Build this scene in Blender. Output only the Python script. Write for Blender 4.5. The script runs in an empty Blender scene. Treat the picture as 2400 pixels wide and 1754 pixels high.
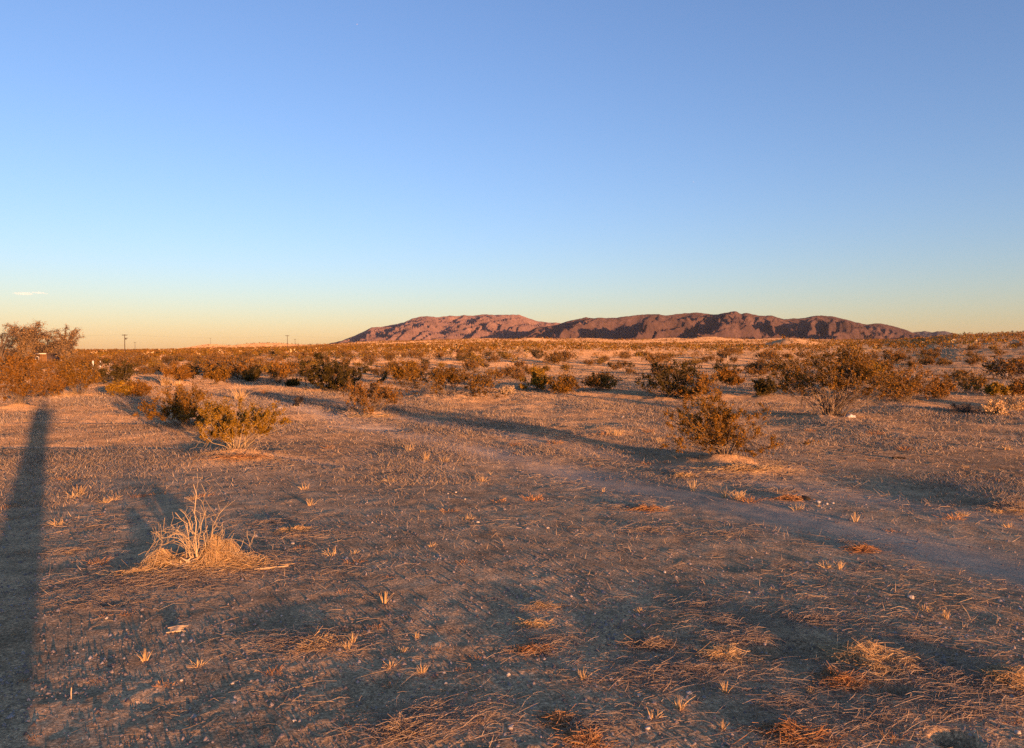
import bpy, math, random
import numpy as np

S = bpy.context.scene
COL = S.collection

# ------------------------------------------------------------------ camera, sky, sun, exposure
F = 1733.0            # focal length in pixels of the 2400 x 1754 photograph
CX, CY, HZ = 1200.0, 877.0, 830.0
EYE = 1.6
PITCH = math.atan((CY - HZ) / F)
SUN_EL, SUN_AZ = 3.15, 31.9            # degrees; light travels forward and 31.9 deg to the left

cd = bpy.data.cameras.new('camera')
cam = bpy.data.objects.new('camera', cd)
COL.objects.link(cam)
S.camera = cam
cd.sensor_width = 36.0
cd.lens = 36.0 * F / 2400.0
cd.clip_start, cd.clip_end = 0.2, 40000.0
cam.location = (0, 0, EYE)
cam.rotation_euler = (math.pi / 2 - PITCH, 0, 0)

W = bpy.data.worlds.new('World')
S.world = W
W.use_nodes = True
nt = W.node_tree
bg = nt.nodes['Background']
sk = nt.nodes.new('ShaderNodeTexSky')
sk.sky_type = 'NISHITA'
sk.sun_disc = False
sk.sun_elevation = math.radians(SUN_EL)
sk.sun_rotation = math.radians(180 - SUN_AZ)
sk.altitude, sk.air_density, sk.dust_density, sk.ozone_density = 0, 1.0, 0.3, 3.0
wb = nt.nodes.new('ShaderNodeMix')          # the camera's white balance, the same over the whole sky
wb.data_type = 'RGBA'; wb.blend_type = 'MULTIPLY'; wb.inputs[0].default_value = 1.0
wb.inputs[7].default_value = (1.06, 0.905, 1.04, 1.0)
nt.links.new(sk.outputs[0], wb.inputs[6])
bw = nt.nodes.new('ShaderNodeRGBToBW'); sat = nt.nodes.new('ShaderNodeMix')
sat.data_type = 'RGBA'; sat.inputs[0].default_value = 0.10
nt.links.new(wb.outputs[2], bw.inputs[0]); nt.links.new(wb.outputs[2], sat.inputs[6]); nt.links.new(bw.outputs[0], sat.inputs[7])
nt.links.new(sat.outputs[2], bg.inputs[0])
bg.inputs[1].default_value = 0.15

sd = bpy.data.lights.new('sun', 'SUN')
sd.energy = 3.7
sd.color = (1.0, 0.46, 0.18)
sd.angle = math.radians(0.7)
sun = bpy.data.objects.new('sun', sd)
COL.objects.link(sun)
LD = np.array([-math.sin(math.radians(SUN_AZ)) * math.cos(math.radians(SUN_EL)),
               math.cos(math.radians(SUN_AZ)) * math.cos(math.radians(SUN_EL)),
               -math.sin(math.radians(SUN_EL))])        # direction the light travels
from mathutils import Vector
sun.rotation_euler = Vector(LD).to_track_quat('-Z', 'Y').to_euler()
sun.location = (20, -30, 10)

vs = S.view_settings
vs.view_transform = 'Standard'
vs.look = 'None'
vs.gamma = 1.0
vs.exposure = 1.66
vs.use_curve_mapping = False
S.cycles.max_bounces = 6
S.cycles.use_denoising = False
S.cycles.sample_clamp_direct = 5.0
S.cycles.sample_clamp_indirect = 3.0
S.cycles.use_adaptive_sampling = False

# ------------------------------------------------------------------ helpers
rng = np.random.default_rng(7)
random.seed(7)


def hash2(ix, iy, seed):
    h = (ix.astype(np.int64) * 374761393 + iy.astype(np.int64) * 668265263 + seed * 1442695041) & 0xffffffff
    h = ((h ^ (h >> 13)) * 1274126177) & 0xffffffff
    return (h ^ (h >> 16)) & 0xffff


def perlin(x, y, seed=0):
    x = np.asarray(x, float); y = np.asarray(y, float)
    ix = np.floor(x); iy = np.floor(y)
    fx = x - ix; fy = y - iy
    u = fx * fx * fx * (fx * (fx * 6 - 15) + 10)
    v = fy * fy * fy * (fy * (fy * 6 - 15) + 10)

    def g(dx, dy):
        a = hash2(ix + dx, iy + dy, seed) * (2 * math.pi / 65536)
        return np.cos(a) * (fx - dx) + np.sin(a) * (fy - dy)
    return ((g(0, 0) * (1 - u) + g(1, 0) * u) * (1 - v) + (g(0, 1) * (1 - u) + g(1, 1) * u) * v) * 1.5


def fbm(x, y, seed=0, n=4, gain=0.5):
    t = 0; a = 1.0; f = 1.0
    for k in range(n):
        t = t + a * perlin(x * f, y * f, seed + k * 17)
        a *= gain; f *= 2.03
    return t


def sstep(a, b, x):
    t = np.clip((x - a) / (b - a), 0, 1)
    return t * t * (3 - 2 * t)


def mesh_np(name, V, Fq, smooth=False):
    """V (n,3); Fq: int array (m,k) with k = 3 or 4"""
    me = bpy.data.meshes.new(name)
    V = np.ascontiguousarray(V, dtype=np.float32)
    Fq = np.ascontiguousarray(Fq, dtype=np.int32)
    m, k = Fq.shape
    me.vertices.add(len(V)); me.vertices.foreach_set('co', V.ravel())
    me.loops.add(m * k); me.loops.foreach_set('vertex_index', Fq.ravel())
    me.polygons.add(m)
    me.polygons.foreach_set('loop_start', np.arange(0, m * k, k, dtype=np.int32))
    if smooth:
        me.polygons.foreach_set('use_smooth', np.ones(m, dtype=bool))
    me.update(calc_edges=True)
    return me


def cat_geo(parts):
    """join [(V, quads or tris)] of one face size"""
    Vs, Fs, o = [], [], 0
    for V, Fc in parts:
        Vs.append(V); Fs.append(Fc + o); o += len(V)
    return np.concatenate(Vs), np.concatenate(Fs)


def tri_of(geo):
    V, Fc = geo
    if Fc.shape[1] == 3:
        return V, Fc
    return V, np.concatenate([Fc[:, [0, 1, 2]], Fc[:, [0, 2, 3]]])


def add(name, me, mat=None, parent=None):
    o = bpy.data.objects.new(name, me)
    COL.objects.link(o)
    if mat is not None and len(me.materials) == 0:
        me.materials.append(mat)
    if parent is not None:
        o.parent = parent
    return o


def tag(o, label=None, cat=None, group=None, kind=None):
    if label: o['label'] = label
    if cat: o['category'] = cat
    if group: o['group'] = group
    if kind: o['kind'] = kind
    return o


def empty(name, loc, label, cat, group=None, rz=0.0, sc=1.0):
    o = bpy.data.objects.new(name, None)
    COL.objects.link(o)
    o.location = loc
    o.rotation_euler = (0, 0, rz)
    o.scale = (sc, sc, sc) if np.isscalar(sc) else sc
    o.empty_display_size = 0.2
    return tag(o, label, cat, group)


def copy_tree(o, loc, rz, sc, label, group):
    c = o.copy(); COL.objects.link(c)
    c.location = loc; c.rotation_euler = (0, 0, rz)
    c.scale = (sc, sc, sc) if np.isscalar(sc) else sc
    c['label'] = label
    if group: c['group'] = group
    for ch in o.children:
        d = ch.copy(); COL.objects.link(d); d.parent = c
    return c


def tubes(P, R, sides=3):
    """P (N,K,3) polylines, R (N,K) radii -> verts, quads"""
    N, K, _ = P.shape
    T = np.empty_like(P)
    T[:, 1:-1] = P[:, 2:] - P[:, :-2]
    T[:, 0] = P[:, 1] - P[:, 0]; T[:, -1] = P[:, -1] - P[:, -2]
    T /= np.linalg.norm(T, axis=2, keepdims=True) + 1e-9
    ref = np.tile(np.array([0.31, 0.17, 0.93]), (N, K, 1))
    vert = np.abs(T[:, :, 2]) > 0.8
    ref[vert] = np.array([0.93, 0.31, 0.17])
    A = np.cross(T, ref); A /= np.linalg.norm(A, axis=2, keepdims=True) + 1e-9
    B = np.cross(T, A)
    ang = np.arange(sides) * 2 * math.pi / sides
    V = P[:, :, None, :] + R[:, :, None, None] * (A[:, :, None, :] * np.cos(ang)[None, None, :, None] + B[:, :, None, :] * np.sin(ang)[None, None, :, None])
    idx = np.arange(N * K * sides).reshape(N, K, sides)
    a = idx[:, :-1, :]; b = np.roll(idx, -1, 2)[:, :-1, :]
    c = np.roll(idx, -1, 2)[:, 1:, :]; d = idx[:, 1:, :]
    Fq = np.stack([a, b, c, d], -1).reshape(-1, 4)
    return V.reshape(-1, 3), Fq


def leaves(C, size, r, flat=0.0, tri=False):
    """little leaf faces at the points C"""
    N = len(C)
    a = r.normal(size=(N, 3)); a[:, 2] *= (1 - flat)
    a /= np.linalg.norm(a, axis=1, keepdims=True) + 1e-9
    b = r.normal(size=(N, 3)); b = np.cross(a, b); b /= np.linalg.norm(b, axis=1, keepdims=True) + 1e-9
    s = (size * r.uniform(0.6, 1.4, N))[:, None]
    if tri:
        V = np.stack([C - a * s * .5 - b * s * .4, C - a * s * .5 + b * s * .4, C + a * s * .7], 1).reshape(-1, 3)
        return V, np.arange(N * 3).reshape(-1, 3)
    V = np.stack([C - a * s * .6, C + b * s * .33, C + a * s * .6, C - b * s * .33], 1).reshape(-1, 3)
    return V, np.arange(N * 4).reshape(-1, 4)


def blob(r, sub=1, rough=0.25, squash=(1, 1, .7)):
    """an irregular stone: a subdivided icosahedron pushed about"""
    t = (1 + 5 ** .5) / 2
    V = np.array([(-1, t, 0), (1, t, 0), (-1, -t, 0), (1, -t, 0), (0, -1, t), (0, 1, t), (0, -1, -t), (0, 1, -t), (t, 0, -1), (t, 0, 1), (-t, 0, -1), (-t, 0, 1)], float)
    V /= np.linalg.norm(V[0])
    Fc = [(0, 11, 5), (0, 5, 1), (0, 1, 7), (0, 7, 10), (0, 10, 11), (1, 5, 9), (5, 11, 4), (11, 10, 2), (10, 7, 6), (7, 1, 8), (3, 9, 4), (3, 4, 2), (3, 2, 6), (3, 6, 8), (3, 8, 9), (4, 9, 5), (2, 4, 11), (6, 2, 10), (8, 6, 7), (9, 8, 1)]
    for _ in range(sub):
        V = list(map(tuple, V)); cache = {}; nf = []

        def mid(i, j):
            k = (min(i, j), max(i, j))
            if k not in cache:
                m = np.array(V[i]) + np.array(V[j]); m = m / np.linalg.norm(m)
                V.append(tuple(m)); cache[k] = len(V) - 1
            return cache[k]
        for a, b, c in Fc:
            ab, bc, ca = mid(a, b), mid(b, c), mid(c, a)
            nf += [(a, ab, ca), (b, bc, ab), (c, ca, bc), (ab, bc, ca)]
        Fc = nf; V = np.array(V)
    V = V * (1 + r.normal(size=(len(V), 1)) * rough * .5)
    for k in range(3):                       # a few flat broken sides
        n = r.normal(size=3); n /= np.linalg.norm(n)
        d = V @ n; lim = r.uniform(.55, .85)
        V = V - np.clip(d - lim, 0, None)[:, None] * n
    return V * np.array(squash), np.array(Fc)


def box(lo, hi):
    x0, y0, z0 = lo; x1, y1, z1 = hi
    V = np.array([(x0, y0, z0), (x1, y0, z0), (x1, y1, z0), (x0, y1, z0), (x0, y0, z1), (x1, y0, z1), (x1, y1, z1), (x0, y1, z1)], float)
    Fc = np.array([(0, 3, 2, 1), (4, 5, 6, 7), (0, 1, 5, 4), (1, 2, 6, 5), (2, 3, 7, 6), (3, 0, 4, 7)])
    return V, Fc


# ------------------------------------------------------------------ materials
def new_mat(name):
    m = bpy.data.materials.new(name); m.use_nodes = True
    n = m.node_tree.nodes; b = n['Principled BSDF']
    b.inputs['Roughness'].default_value = 0.9
    b.inputs['Specular IOR Level'].default_value = 0.15
    return m, n, m.node_tree.links, b


def ramp(n, stops):
    r = n.new('ShaderNodeValToRGB')
    e = r.color_ramp.elements
    while len(e) < len(stops): e.new(0.5)
    for i, (p, c) in enumerate(stops):
        e[i].position = p; e[i].color = (*c, 1)
    return r


def plain(name, c0, c1, scale=20.0, bump=0.0, rough=0.9, detail=4):
    m, n, l, b = new_mat(name)
    tc = n.new('ShaderNodeTexCoord'); t = n.new('ShaderNodeTexNoise')
    t.inputs['Scale'].default_value = scale; t.inputs['Detail'].default_value = detail
    l.new(tc.outputs['Object'], t.inputs['Vector'])
    r = ramp(n, [(.3, c0), (.7, c1)]); l.new(t.outputs['Fac'], r.inputs[0]); l.new(r.outputs[0], b.inputs['Base Color'])
    b.inputs['Roughness'].default_value = rough
    if bump:
        bp = n.new('ShaderNodeBump'); bp.inputs['Strength'].default_value = bump; bp.inputs['Distance'].default_value = 0.02
        l.new(t.outputs['Fac'], bp.inputs['Height']); l.new(bp.outputs[0], b.inputs['Normal'])
    return m


def island_mat(name, cols, trans=0.0, rough=0.75, objvar=0.25):
    """colour changes from strand to strand / leaf to leaf, and a little from plant to plant"""
    m, n, l, b = new_mat(name)
    g = n.new('ShaderNodeNewGeometry'); oi = n.new('ShaderNodeObjectInfo')
    mx = n.new('ShaderNodeMath'); mx.operation = 'MULTIPLY_ADD'
    mx.inputs[1].default_value = 1 - objvar
    ml = n.new('ShaderNodeMath'); ml.operation = 'MULTIPLY'; ml.inputs[1].default_value = objvar
    l.new(oi.outputs['Random'], ml.inputs[0]); l.new(g.outputs['Random Per Island'], mx.inputs[0]); l.new(ml.outputs[0], mx.inputs[2])
    k = len(cols)
    r = ramp(n, [(i / (k - 1), c) for i, c in enumerate(cols)])
    l.new(mx.outputs[0], r.inputs[0]); l.new(r.outputs[0], b.inputs['Base Color'])
    b.inputs['Roughness'].default_value = rough
    if trans:
        tr = n.new('ShaderNodeBsdfTranslucent'); ms = n.new('ShaderNodeMixShader'); ms.inputs[0].default_value = trans
        l.new(r.outputs[0], tr.inputs[0]); l.new(b.outputs[0], ms.inputs[1]); l.new(tr.outputs[0], ms.inputs[2])
        l.new(ms.outputs[0], n['Material Output'].inputs['Surface'])
    return m


M = {}
M['leaf_gold'] = island_mat('leaf_gold', [(0.12, 0.066, 0.006), (0.27, 0.148, 0.012), (0.42, 0.24, 0.024)], .25)
M['leaf_olive'] = island_mat('leaf_olive', [(0.072, 0.035, 0.005), (0.195, 0.095, 0.011), (0.36, 0.18, 0.022)], .25)
M['leaf_dark'] = island_mat('leaf_dark', [(0.026, 0.02, 0.004), (0.062, 0.043, 0.008), (0.13, 0.08, 0.014)], .2)
M['leaf_russet'] = island_mat('leaf_russet', [(0.09, 0.041, 0.007), (0.21, 0.095, 0.013), (0.35, 0.172, 0.028)], .2)
M['leaf_tree'] = island_mat('leaf_tree', [(0.19, 0.115, 0.05), (0.33, 0.205, 0.09), (0.46, 0.295, 0.135)], .2)
M['stem_grey'] = island_mat('stem_grey', [(0.1, 0.07, 0.05), (0.2, 0.145, 0.098), (0.34, 0.25, 0.165)])
M['stem_pale'] = island_mat('stem_pale', [(0.28, 0.2, 0.115), (0.46, 0.34, 0.2), (0.6, 0.46, 0.28)])
M['stem_dark'] = island_mat('stem_dark', [(.05, .038, .03), (.10, .075, .055), (.16, .12, .085)])
M['straw'] = island_mat('straw', [(0.3, 0.185, 0.085), (0.56, 0.37, 0.18), (0.76, 0.55, 0.28)])
M['straw_grey'] = island_mat('straw_grey', [(0.17, 0.125, 0.085), (0.36, 0.26, 0.175), (0.58, 0.44, 0.28)])
M['straw_red'] = island_mat('straw_red', [(0.26, 0.12, 0.05), (0.44, 0.22, 0.09), (0.6, 0.36, 0.16)])
M['pebble'] = island_mat('pebble', [(.12, .095, .08), (.23, .18, .15), (.34, .275, .23), (.58, .52, .45)], rough=.85)
M['stone'] = plain('stone', (.34, .28, .22), (.58, .51, .42), 30, .3)
M['stone_white'] = plain('stone_white', (.38, .33, .28), (.55, .50, .44), 30, .2)
M['stone_dark'] = plain('stone_dark', (.012, .011, .010), (.03, .026, .022), 20, .3)
M['wood_grey'] = plain('wood_grey', (.10, .075, .055), (.20, .15, .11), 8, .3)
M['wood_pole'] = plain('wood_pole', (.05, .036, .028), (.10, .072, .055), 3, .2)
M['wood_bleached'] = plain('wood_bleached', (.42, .30, .18), (.62, .48, .30), 40, .4)
M['paint_white'] = plain('paint_white', (.66, .64, .60), (.78, .76, .72), 6, .05, .6)
M['wall_tan'] = plain('wall_tan', (.20, .11, .05), (.30, .165, .075), 5, .1)
M['wall_dark'] = plain('wall_dark', (.06, .042, .038), (.10, .072, .062), 4, .1)
M['metal_dark'] = plain('metal_dark', (.03, .028, .026), (.07, .06, .055), 12, .1, .6)
M['glass'] = plain('glass', (.02, .022, .025), (.03, .033, .036), 2, 0, .1)
M['skin'] = plain('skin', (.42, .26, .18), (.48, .31, .22), 9, 0, .6)
M['cloth'] = plain('cloth', (.05, .06, .09), (.09, .10, .13), 30, .2, .95)
M['plastic_white'] = plain('plastic_white', (.30, .28, .26), (.62, .60, .57), 14, .3, .6)


def ground_mat():
    m, n, l, b = new_mat('desert_ground')
    tc = n.new('ShaderNodeTexCoord')

    def noise(scale, detail=5, rough=.6, stretch=None):
        t = n.new('ShaderNodeTexNoise'); t.inputs['Scale'].default_value = scale
        t.inputs['Detail'].default_value = detail; t.inputs['Roughness'].default_value = rough
        l.new(tc.outputs['Object'], t.inputs['Vector']); return t
    big = noise(.35, 6); mid = noise(3.0, 6, .65); fine = noise(45, 5, .7); far = noise(.012, 6, .6)
    vor = n.new('ShaderNodeTexVoronoi'); vor.inputs['Scale'].default_value = 60; l.new(tc.outputs['Object'], vor.inputs['Vector'])

    def mix(fac, a, bb, mode='MIX', f=None):
        x = n.new('ShaderNodeMix'); x.data_type = 'RGBA'; x.blend_type = mode
        if f is not None: x.inputs[0].default_value = f
        else: l.new(fac, x.inputs[0])
        l.new(a, x.inputs[6]); l.new(bb, x.inputs[7]); return x.outputs[2]
    r1 = ramp(n, [(.32, (.42, .29, .165)), (.68, (.62, .435, .25))]); l.new(big.outputs['Fac'], r1.inputs[0])
    r2 = ramp(n, [(.3, (.55, .55, .55)), (.7, (1.25, 1.2, 1.15))]); l.new(mid.outputs['Fac'], r2.inputs[0])
    r3 = ramp(n, [(.25, (.5, .5, .5)), (.75, (1.4, 1.38, 1.35))]); l.new(fine.outputs['Fac'], r3.inputs[0])
    r4 = ramp(n, [(.35, (.85, .80, .78)), (.65, (1.15, 1.08, 1.0))]); l.new(far.outputs['Fac'], r4.inputs[0])
    c = mix(None, r1.outputs[0], r2.outputs[0], 'MULTIPLY', 1.0)
    c = mix(None, c, r3.outputs[0], 'MULTIPLY', .8)
    c = mix(None, c, r4.outputs[0], 'MULTIPLY', 1.0)
    # single grains of grit, each its own shade
    vg = n.new('ShaderNodeTexVoronoi'); vg.inputs['Scale'].default_value = 110; l.new(tc.outputs['Object'], vg.inputs['Vector'])
    sg = n.new('ShaderNodeSeparateColor'); l.new(vg.outputs['Color'], sg.inputs[0])
    rg = ramp(n, [(.0, (.42, .42, .43)), (.5, (.9, .89, .88)), (.85, (1.25, 1.22, 1.18)), (1.0, (1.9, 1.85, 1.78))]); l.new(sg.outputs[0], rg.inputs[0])
    c = mix(None, c, rg.outputs[0], 'MULTIPLY', .75)
    # pale grit
    gr = ramp(n, [(.0, (1, 1, 1)), (.09, (0, 0, 0))]); l.new(vor.outputs['Distance'], gr.inputs[0])
    col = n.new('ShaderNodeRGB'); col.outputs[0].default_value = (.42, .35, .29, 1)
    mm = n.new('ShaderNodeMath'); mm.operation = 'MULTIPLY'; mm.inputs[1].default_value = .6; l.new(gr.outputs[0], mm.inputs[0])
    c = mix(mm.outputs[0], c, col.outputs[0])
    ga = n.new('ShaderNodeAttribute'); ga.attribute_name = 'gravel'
    gm = ramp(n, [(.0, (1, 1, 1)), (1.0, (1.10, 1.17, 1.22))]); l.new(ga.outputs['Fac'], gm.inputs[0])
    c = mix(None, c, gm.outputs[0], 'MULTIPLY', 1.0)
    dr_ = n.new('ShaderNodeMapRange'); dr_.inputs['To Min'].default_value = 1.0; dr_.inputs['To Max'].default_value = .1
    l.new(ga.outputs['Fac'], dr_.inputs['Value']); l.new(dr_.outputs[0], b.inputs['Diffuse Roughness'])
    ta = n.new('ShaderNodeAttribute'); ta.attribute_name = 'track'
    pc = n.new('ShaderNodeRGB'); pc.outputs[0].default_value = (.50, .405, .30, 1)
    tf = n.new('ShaderNodeMath'); tf.operation = 'MULTIPLY'; tf.inputs[1].default_value = .65; l.new(ta.outputs['Fac'], tf.inputs[0])
    c = mix(tf.outputs[0], c, pc.outputs[0])
    l.new(c, b.inputs['Base Color'])
    b.inputs['Roughness'].default_value = 1.0; b.inputs['Specular IOR Level'].default_value = 0.0; b.inputs['Diffuse Roughness'].default_value = 1.0
    # grit and clods as relief
    h1 = n.new('ShaderNodeMath'); h1.operation = 'MULTIPLY_ADD'; h1.inputs[1].default_value = .5
    l.new(fine.outputs['Fac'], h1.inputs[0]); l.new(mid.outputs['Fac'], h1.inputs[2])
    bp = n.new('ShaderNodeBump'); bp.inputs['Strength'].default_value = .55; bp.inputs['Distance'].default_value = .05
    l.new(h1.outputs[0], bp.inputs['Height']); l.new(bp.outputs[0], b.inputs['Normal'])
    return m


def mountain_mat(name, c0, c1, c2, s=.02):
    m, n, l, b = new_mat(name)
    tc = n.new('ShaderNodeTexCoord')
    t = n.new('ShaderNodeTexNoise'); t.inputs['Scale'].default_value = s * .35; t.inputs['Detail'].default_value = 8; t.inputs['Roughness'].default_value = .65
    t2 = n.new('ShaderNodeTexNoise'); t2.inputs['Scale'].default_value = s * 4; t2.inputs['Detail'].default_value = 6; t2.inputs['Roughness'].default_value = .7
    l.new(tc.outputs['Object'], t.inputs['Vector']); l.new(tc.outputs['Object'], t2.inputs['Vector'])
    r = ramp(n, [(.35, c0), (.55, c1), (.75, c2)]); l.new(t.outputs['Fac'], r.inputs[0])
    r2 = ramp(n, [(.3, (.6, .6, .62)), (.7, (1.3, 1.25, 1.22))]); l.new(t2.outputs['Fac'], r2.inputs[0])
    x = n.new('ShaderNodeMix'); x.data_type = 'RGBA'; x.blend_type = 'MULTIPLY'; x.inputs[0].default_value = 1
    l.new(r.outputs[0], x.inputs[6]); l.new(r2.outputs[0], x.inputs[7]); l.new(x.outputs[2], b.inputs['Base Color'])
    bp = n.new('ShaderNodeBump'); bp.inputs['Strength'].default_value = .8; bp.inputs['Distance'].default_value = 6.0
    l.new(t2.outputs['Fac'], bp.inputs['Height']); l.new(bp.outputs[0], b.inputs['Normal'])
    b.inputs['Roughness'].default_value = 1.0; b.inputs['Specular IOR Level'].default_value = 0.0; b.inputs['Diffuse Roughness'].default_value = 1.0
    return m


# ------------------------------------------------------------------ the lie of the land
_u = np.array([-2500, -800, 180, 400, 700, 800, 1000, 1250, 1500, 1900, 2080, 2160, 2240, 2400, 2900, 5000], float)
_t = np.array([6, 6, 7, 9, 17, 23, 31, 35, 30, 29, 29, 31, 38, 41, 42, 30], float)
_d = np.array([1300, 1300, 1300, 1400, 1500, 1500, 1500, 1500, 1500, 1200, 950, 840, 760, 640, 600, 600], float)
_az = np.arctan((_u - CX) / F)
MOUNDS = []      # (x, y, height, radius)
PITS = []        # (x, y, depth, rx, ry)
KNOLLS = []
for (u, d, v, rx) in ((495, 1400, 807, 40), (625, 1400, 804, 75), (560, 1450, 812, 90), (1255, 900, 791, 26), (1665, 950, 789, 34), (1850, 420, 793, 13), (1880, 430, 797, 10),
                      (1100, 1100, 797, 60), (1010, 1000, 798, 30), (1420, 1000, 797, 45), (1540, 1150, 796, 60), (900, 1300, 800, 55)):
    KNOLLS.append(((u - CX) / F * d, d, (HZ - v) / F * d + EYE, rx))
BN = np.array([.53, .848])      # normal of the old road bank, which runs across the middle distance
BERM0 = np.array([2.0, 26.5])


def H0(x, y):
    """large forms"""
    x = np.asarray(x, float); y = np.asarray(y, float)
    r = np.hypot(x, y) + 1e-6
    az = np.arctan2(x, y)
    t = np.interp(az, _az, _t) / F; D = np.interp(az, _az, _d)
    s = np.clip((r - 55) / (D - 55), 0, None)
    top = EYE + t * D
    h = top * np.where(s < 1, s ** 1.12, 1 + .25 * (s - 1))
    # foothills and washes
    w = sstep(250, 800, r) * (1 - .75 * sstep(200, -500, x)) * (1 - .9 * sstep(.33, .45, az))
    h = h + w * 4.5 * np.abs(fbm(x / 190, y / 120, 5, 3)) * np.clip(r / 900, 0, 1.6) - w * 1.5
    h = h + sstep(40, 160, r) * .5 * perlin(x / 38, y / 30, 3)
    for (kx, ky, kz, kr) in KNOLLS:
        d2 = ((x - kx) / kr) ** 2 + ((y - ky) / (kr * .8)) ** 2
        m = d2 < 9
        if np.any(m):
            hm = h if np.ndim(h) == 0 else h
            h = np.where(m, np.maximum(h, h + (kz - h) * np.exp(-d2)), h)
    # near undulation
    nearf = 1 - sstep(60, 200, r)
    h = h + nearf * ((.004 + .058 * sstep(6, 15, r)) * perlin(x / 9, y / 9, 11) + (.0015 + .0155 * sstep(6, 15, r)) * perlin(x / 3.1, y / 3.1, 12))
    # bank of the old road
    q = (x - BERM0[0]) * .53 + (y - BERM0[1]) * .848 + .5 * perlin(x / 8, y / 8, 77)
    f = 1 - sstep(30, 48, np.abs(x + 2))
    h = h + f * (.11 * np.exp(-(q / .9) ** 2) - .26 * np.exp(-((q - 3.4) / 1.9) ** 2))
    return h


def H1(x, y):
    h = H0(x, y)
    mo = 0.0
    for (mx, my, mh, mr) in MOUNDS:
        d2 = ((x - mx) ** 2 + (y - my) ** 2) / (mr * mr)
        mo = mo + mh * np.exp(-d2 * 1.3)
    h = h + mo * (.85 + .5 * perlin(x / .55, y / .55, 95) + .22 * perlin(x / .23, y / .23, 96))
    for (mx, my, mh, rx, ry) in PITS:
        d2 = ((x - mx) / rx) ** 2 + ((y - my) / ry) ** 2
        h = h - mh * np.exp(-d2 ** 2)
    return h


TR0 = np.array([3.77, 5.44]); TRD = np.array([-.528, .849])


def track_mask(x, y):
    p = (x - TR0[0]) * TRD[1] - (y - TR0[1]) * TRD[0] + .22 * perlin(np.asarray(x) / 6, np.asarray(y) / 6, 55)
    br = .75 + .5 * perlin(np.asarray(x) / 1.3, np.asarray(y) / 1.3, 56)
    return np.clip(np.exp(-(p / .5) ** 2) + .65 * np.exp(-((p - 1.55) / .4) ** 2), 0, 1) * np.clip(br, .2, 1) * (1 - sstep(24, 34, np.hypot(x, y)))


def rut_mask(x, y):
    """two old wheel ruts curving over the left of the clearing"""
    o = 0
    for (cx_, cy_, R_) in ((-9.5, 2.0, 11.2), (-9.5, 2.0, 15.6)):
        o = o + np.exp(-((np.hypot(x - cx_, y - cy_) - R_ - .35 * perlin(x / 4., y / 4., 91)) / .10) ** 2)
    return o * sstep(-1.5, -3.5, x)


def H(x, y, cell=None):
    """full ground height"""
    x = np.asarray(x, float); y = np.asarray(y, float)
    h = H1(x, y)
    r = np.hypot(x, y)
    if cell is None:
        cell = 0.012 + r * r / (F * .43 * EYE) * .6
    tm = track_mask(x, y)
    sm = 1 - .8 * tm
    h = h - .035 * tm - .035 * rut_mask(x, y)
    near = 1 - sstep(70, 140, r)
    for (wl, amp, sd_) in ((1.15, .0018, 21), (.42, .0030, 22), (.17, .0042, 23), (.075, .0034, 24)):
        a = amp * sm * near * (1 - sstep(.25, .6, cell / wl))
        n_ = perlin(x / wl, y / wl, sd_)
        if wl < .5:
            n_ = n_ * (.55 + .9 * sstep(-.3, .4, perlin(x / (wl * 6), y / (wl * 6), sd_ + 40)))
        h = h + a * n_
    # rougher, clumpy ground farther out that catches the low sun
    a2 = sstep(9, 22, r) * (1 - sstep(120, 260, r)) * sm
    h = h + a2 * .05 * perlin(x / 1.7, y / 1.7, 31) + a2 * .03 * np.abs(perlin(x / .8, y / .8, 32))
    a3 = sstep(35, 120, r) * (1 - sstep(900, 2000, r))
    h = h + a3 * (.22 * perlin(x / 5.5, y / 5.5, 33) + .35 * sstep(100, 400, r) * perlin(x / 13, y / 13, 34))
    return h


def ray(u, v):
    a = (u - CX) / F; b = -(v - CY) / F
    c, s = math.cos(PITCH), math.sin(PITCH)
    return np.array([a, c + b * s, b * c - s])


def pick(u, v, fn=None):
    """where the line of sight through a point of the photograph meets the ground"""
    fn = fn or H1
    d = ray(u, v); t = np.exp(np.linspace(math.log(1.5), math.log(6000), 1500))
    z = EYE + d[2] * t - fn(d[0] * t, d[1] * t)
    k = np.argmax(z < 0) if np.any(z < 0) else len(t) - 1
    a = t[max(k - 1, 0)]; b = t[k]
    for _ in range(18):
        mdl = .5 * (a + b)
        if EYE + d[2] * mdl - fn(d[0] * mdl, d[1] * mdl) < 0: b = mdl
        else: a = mdl
    return d[0] * b, d[1] * b


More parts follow.
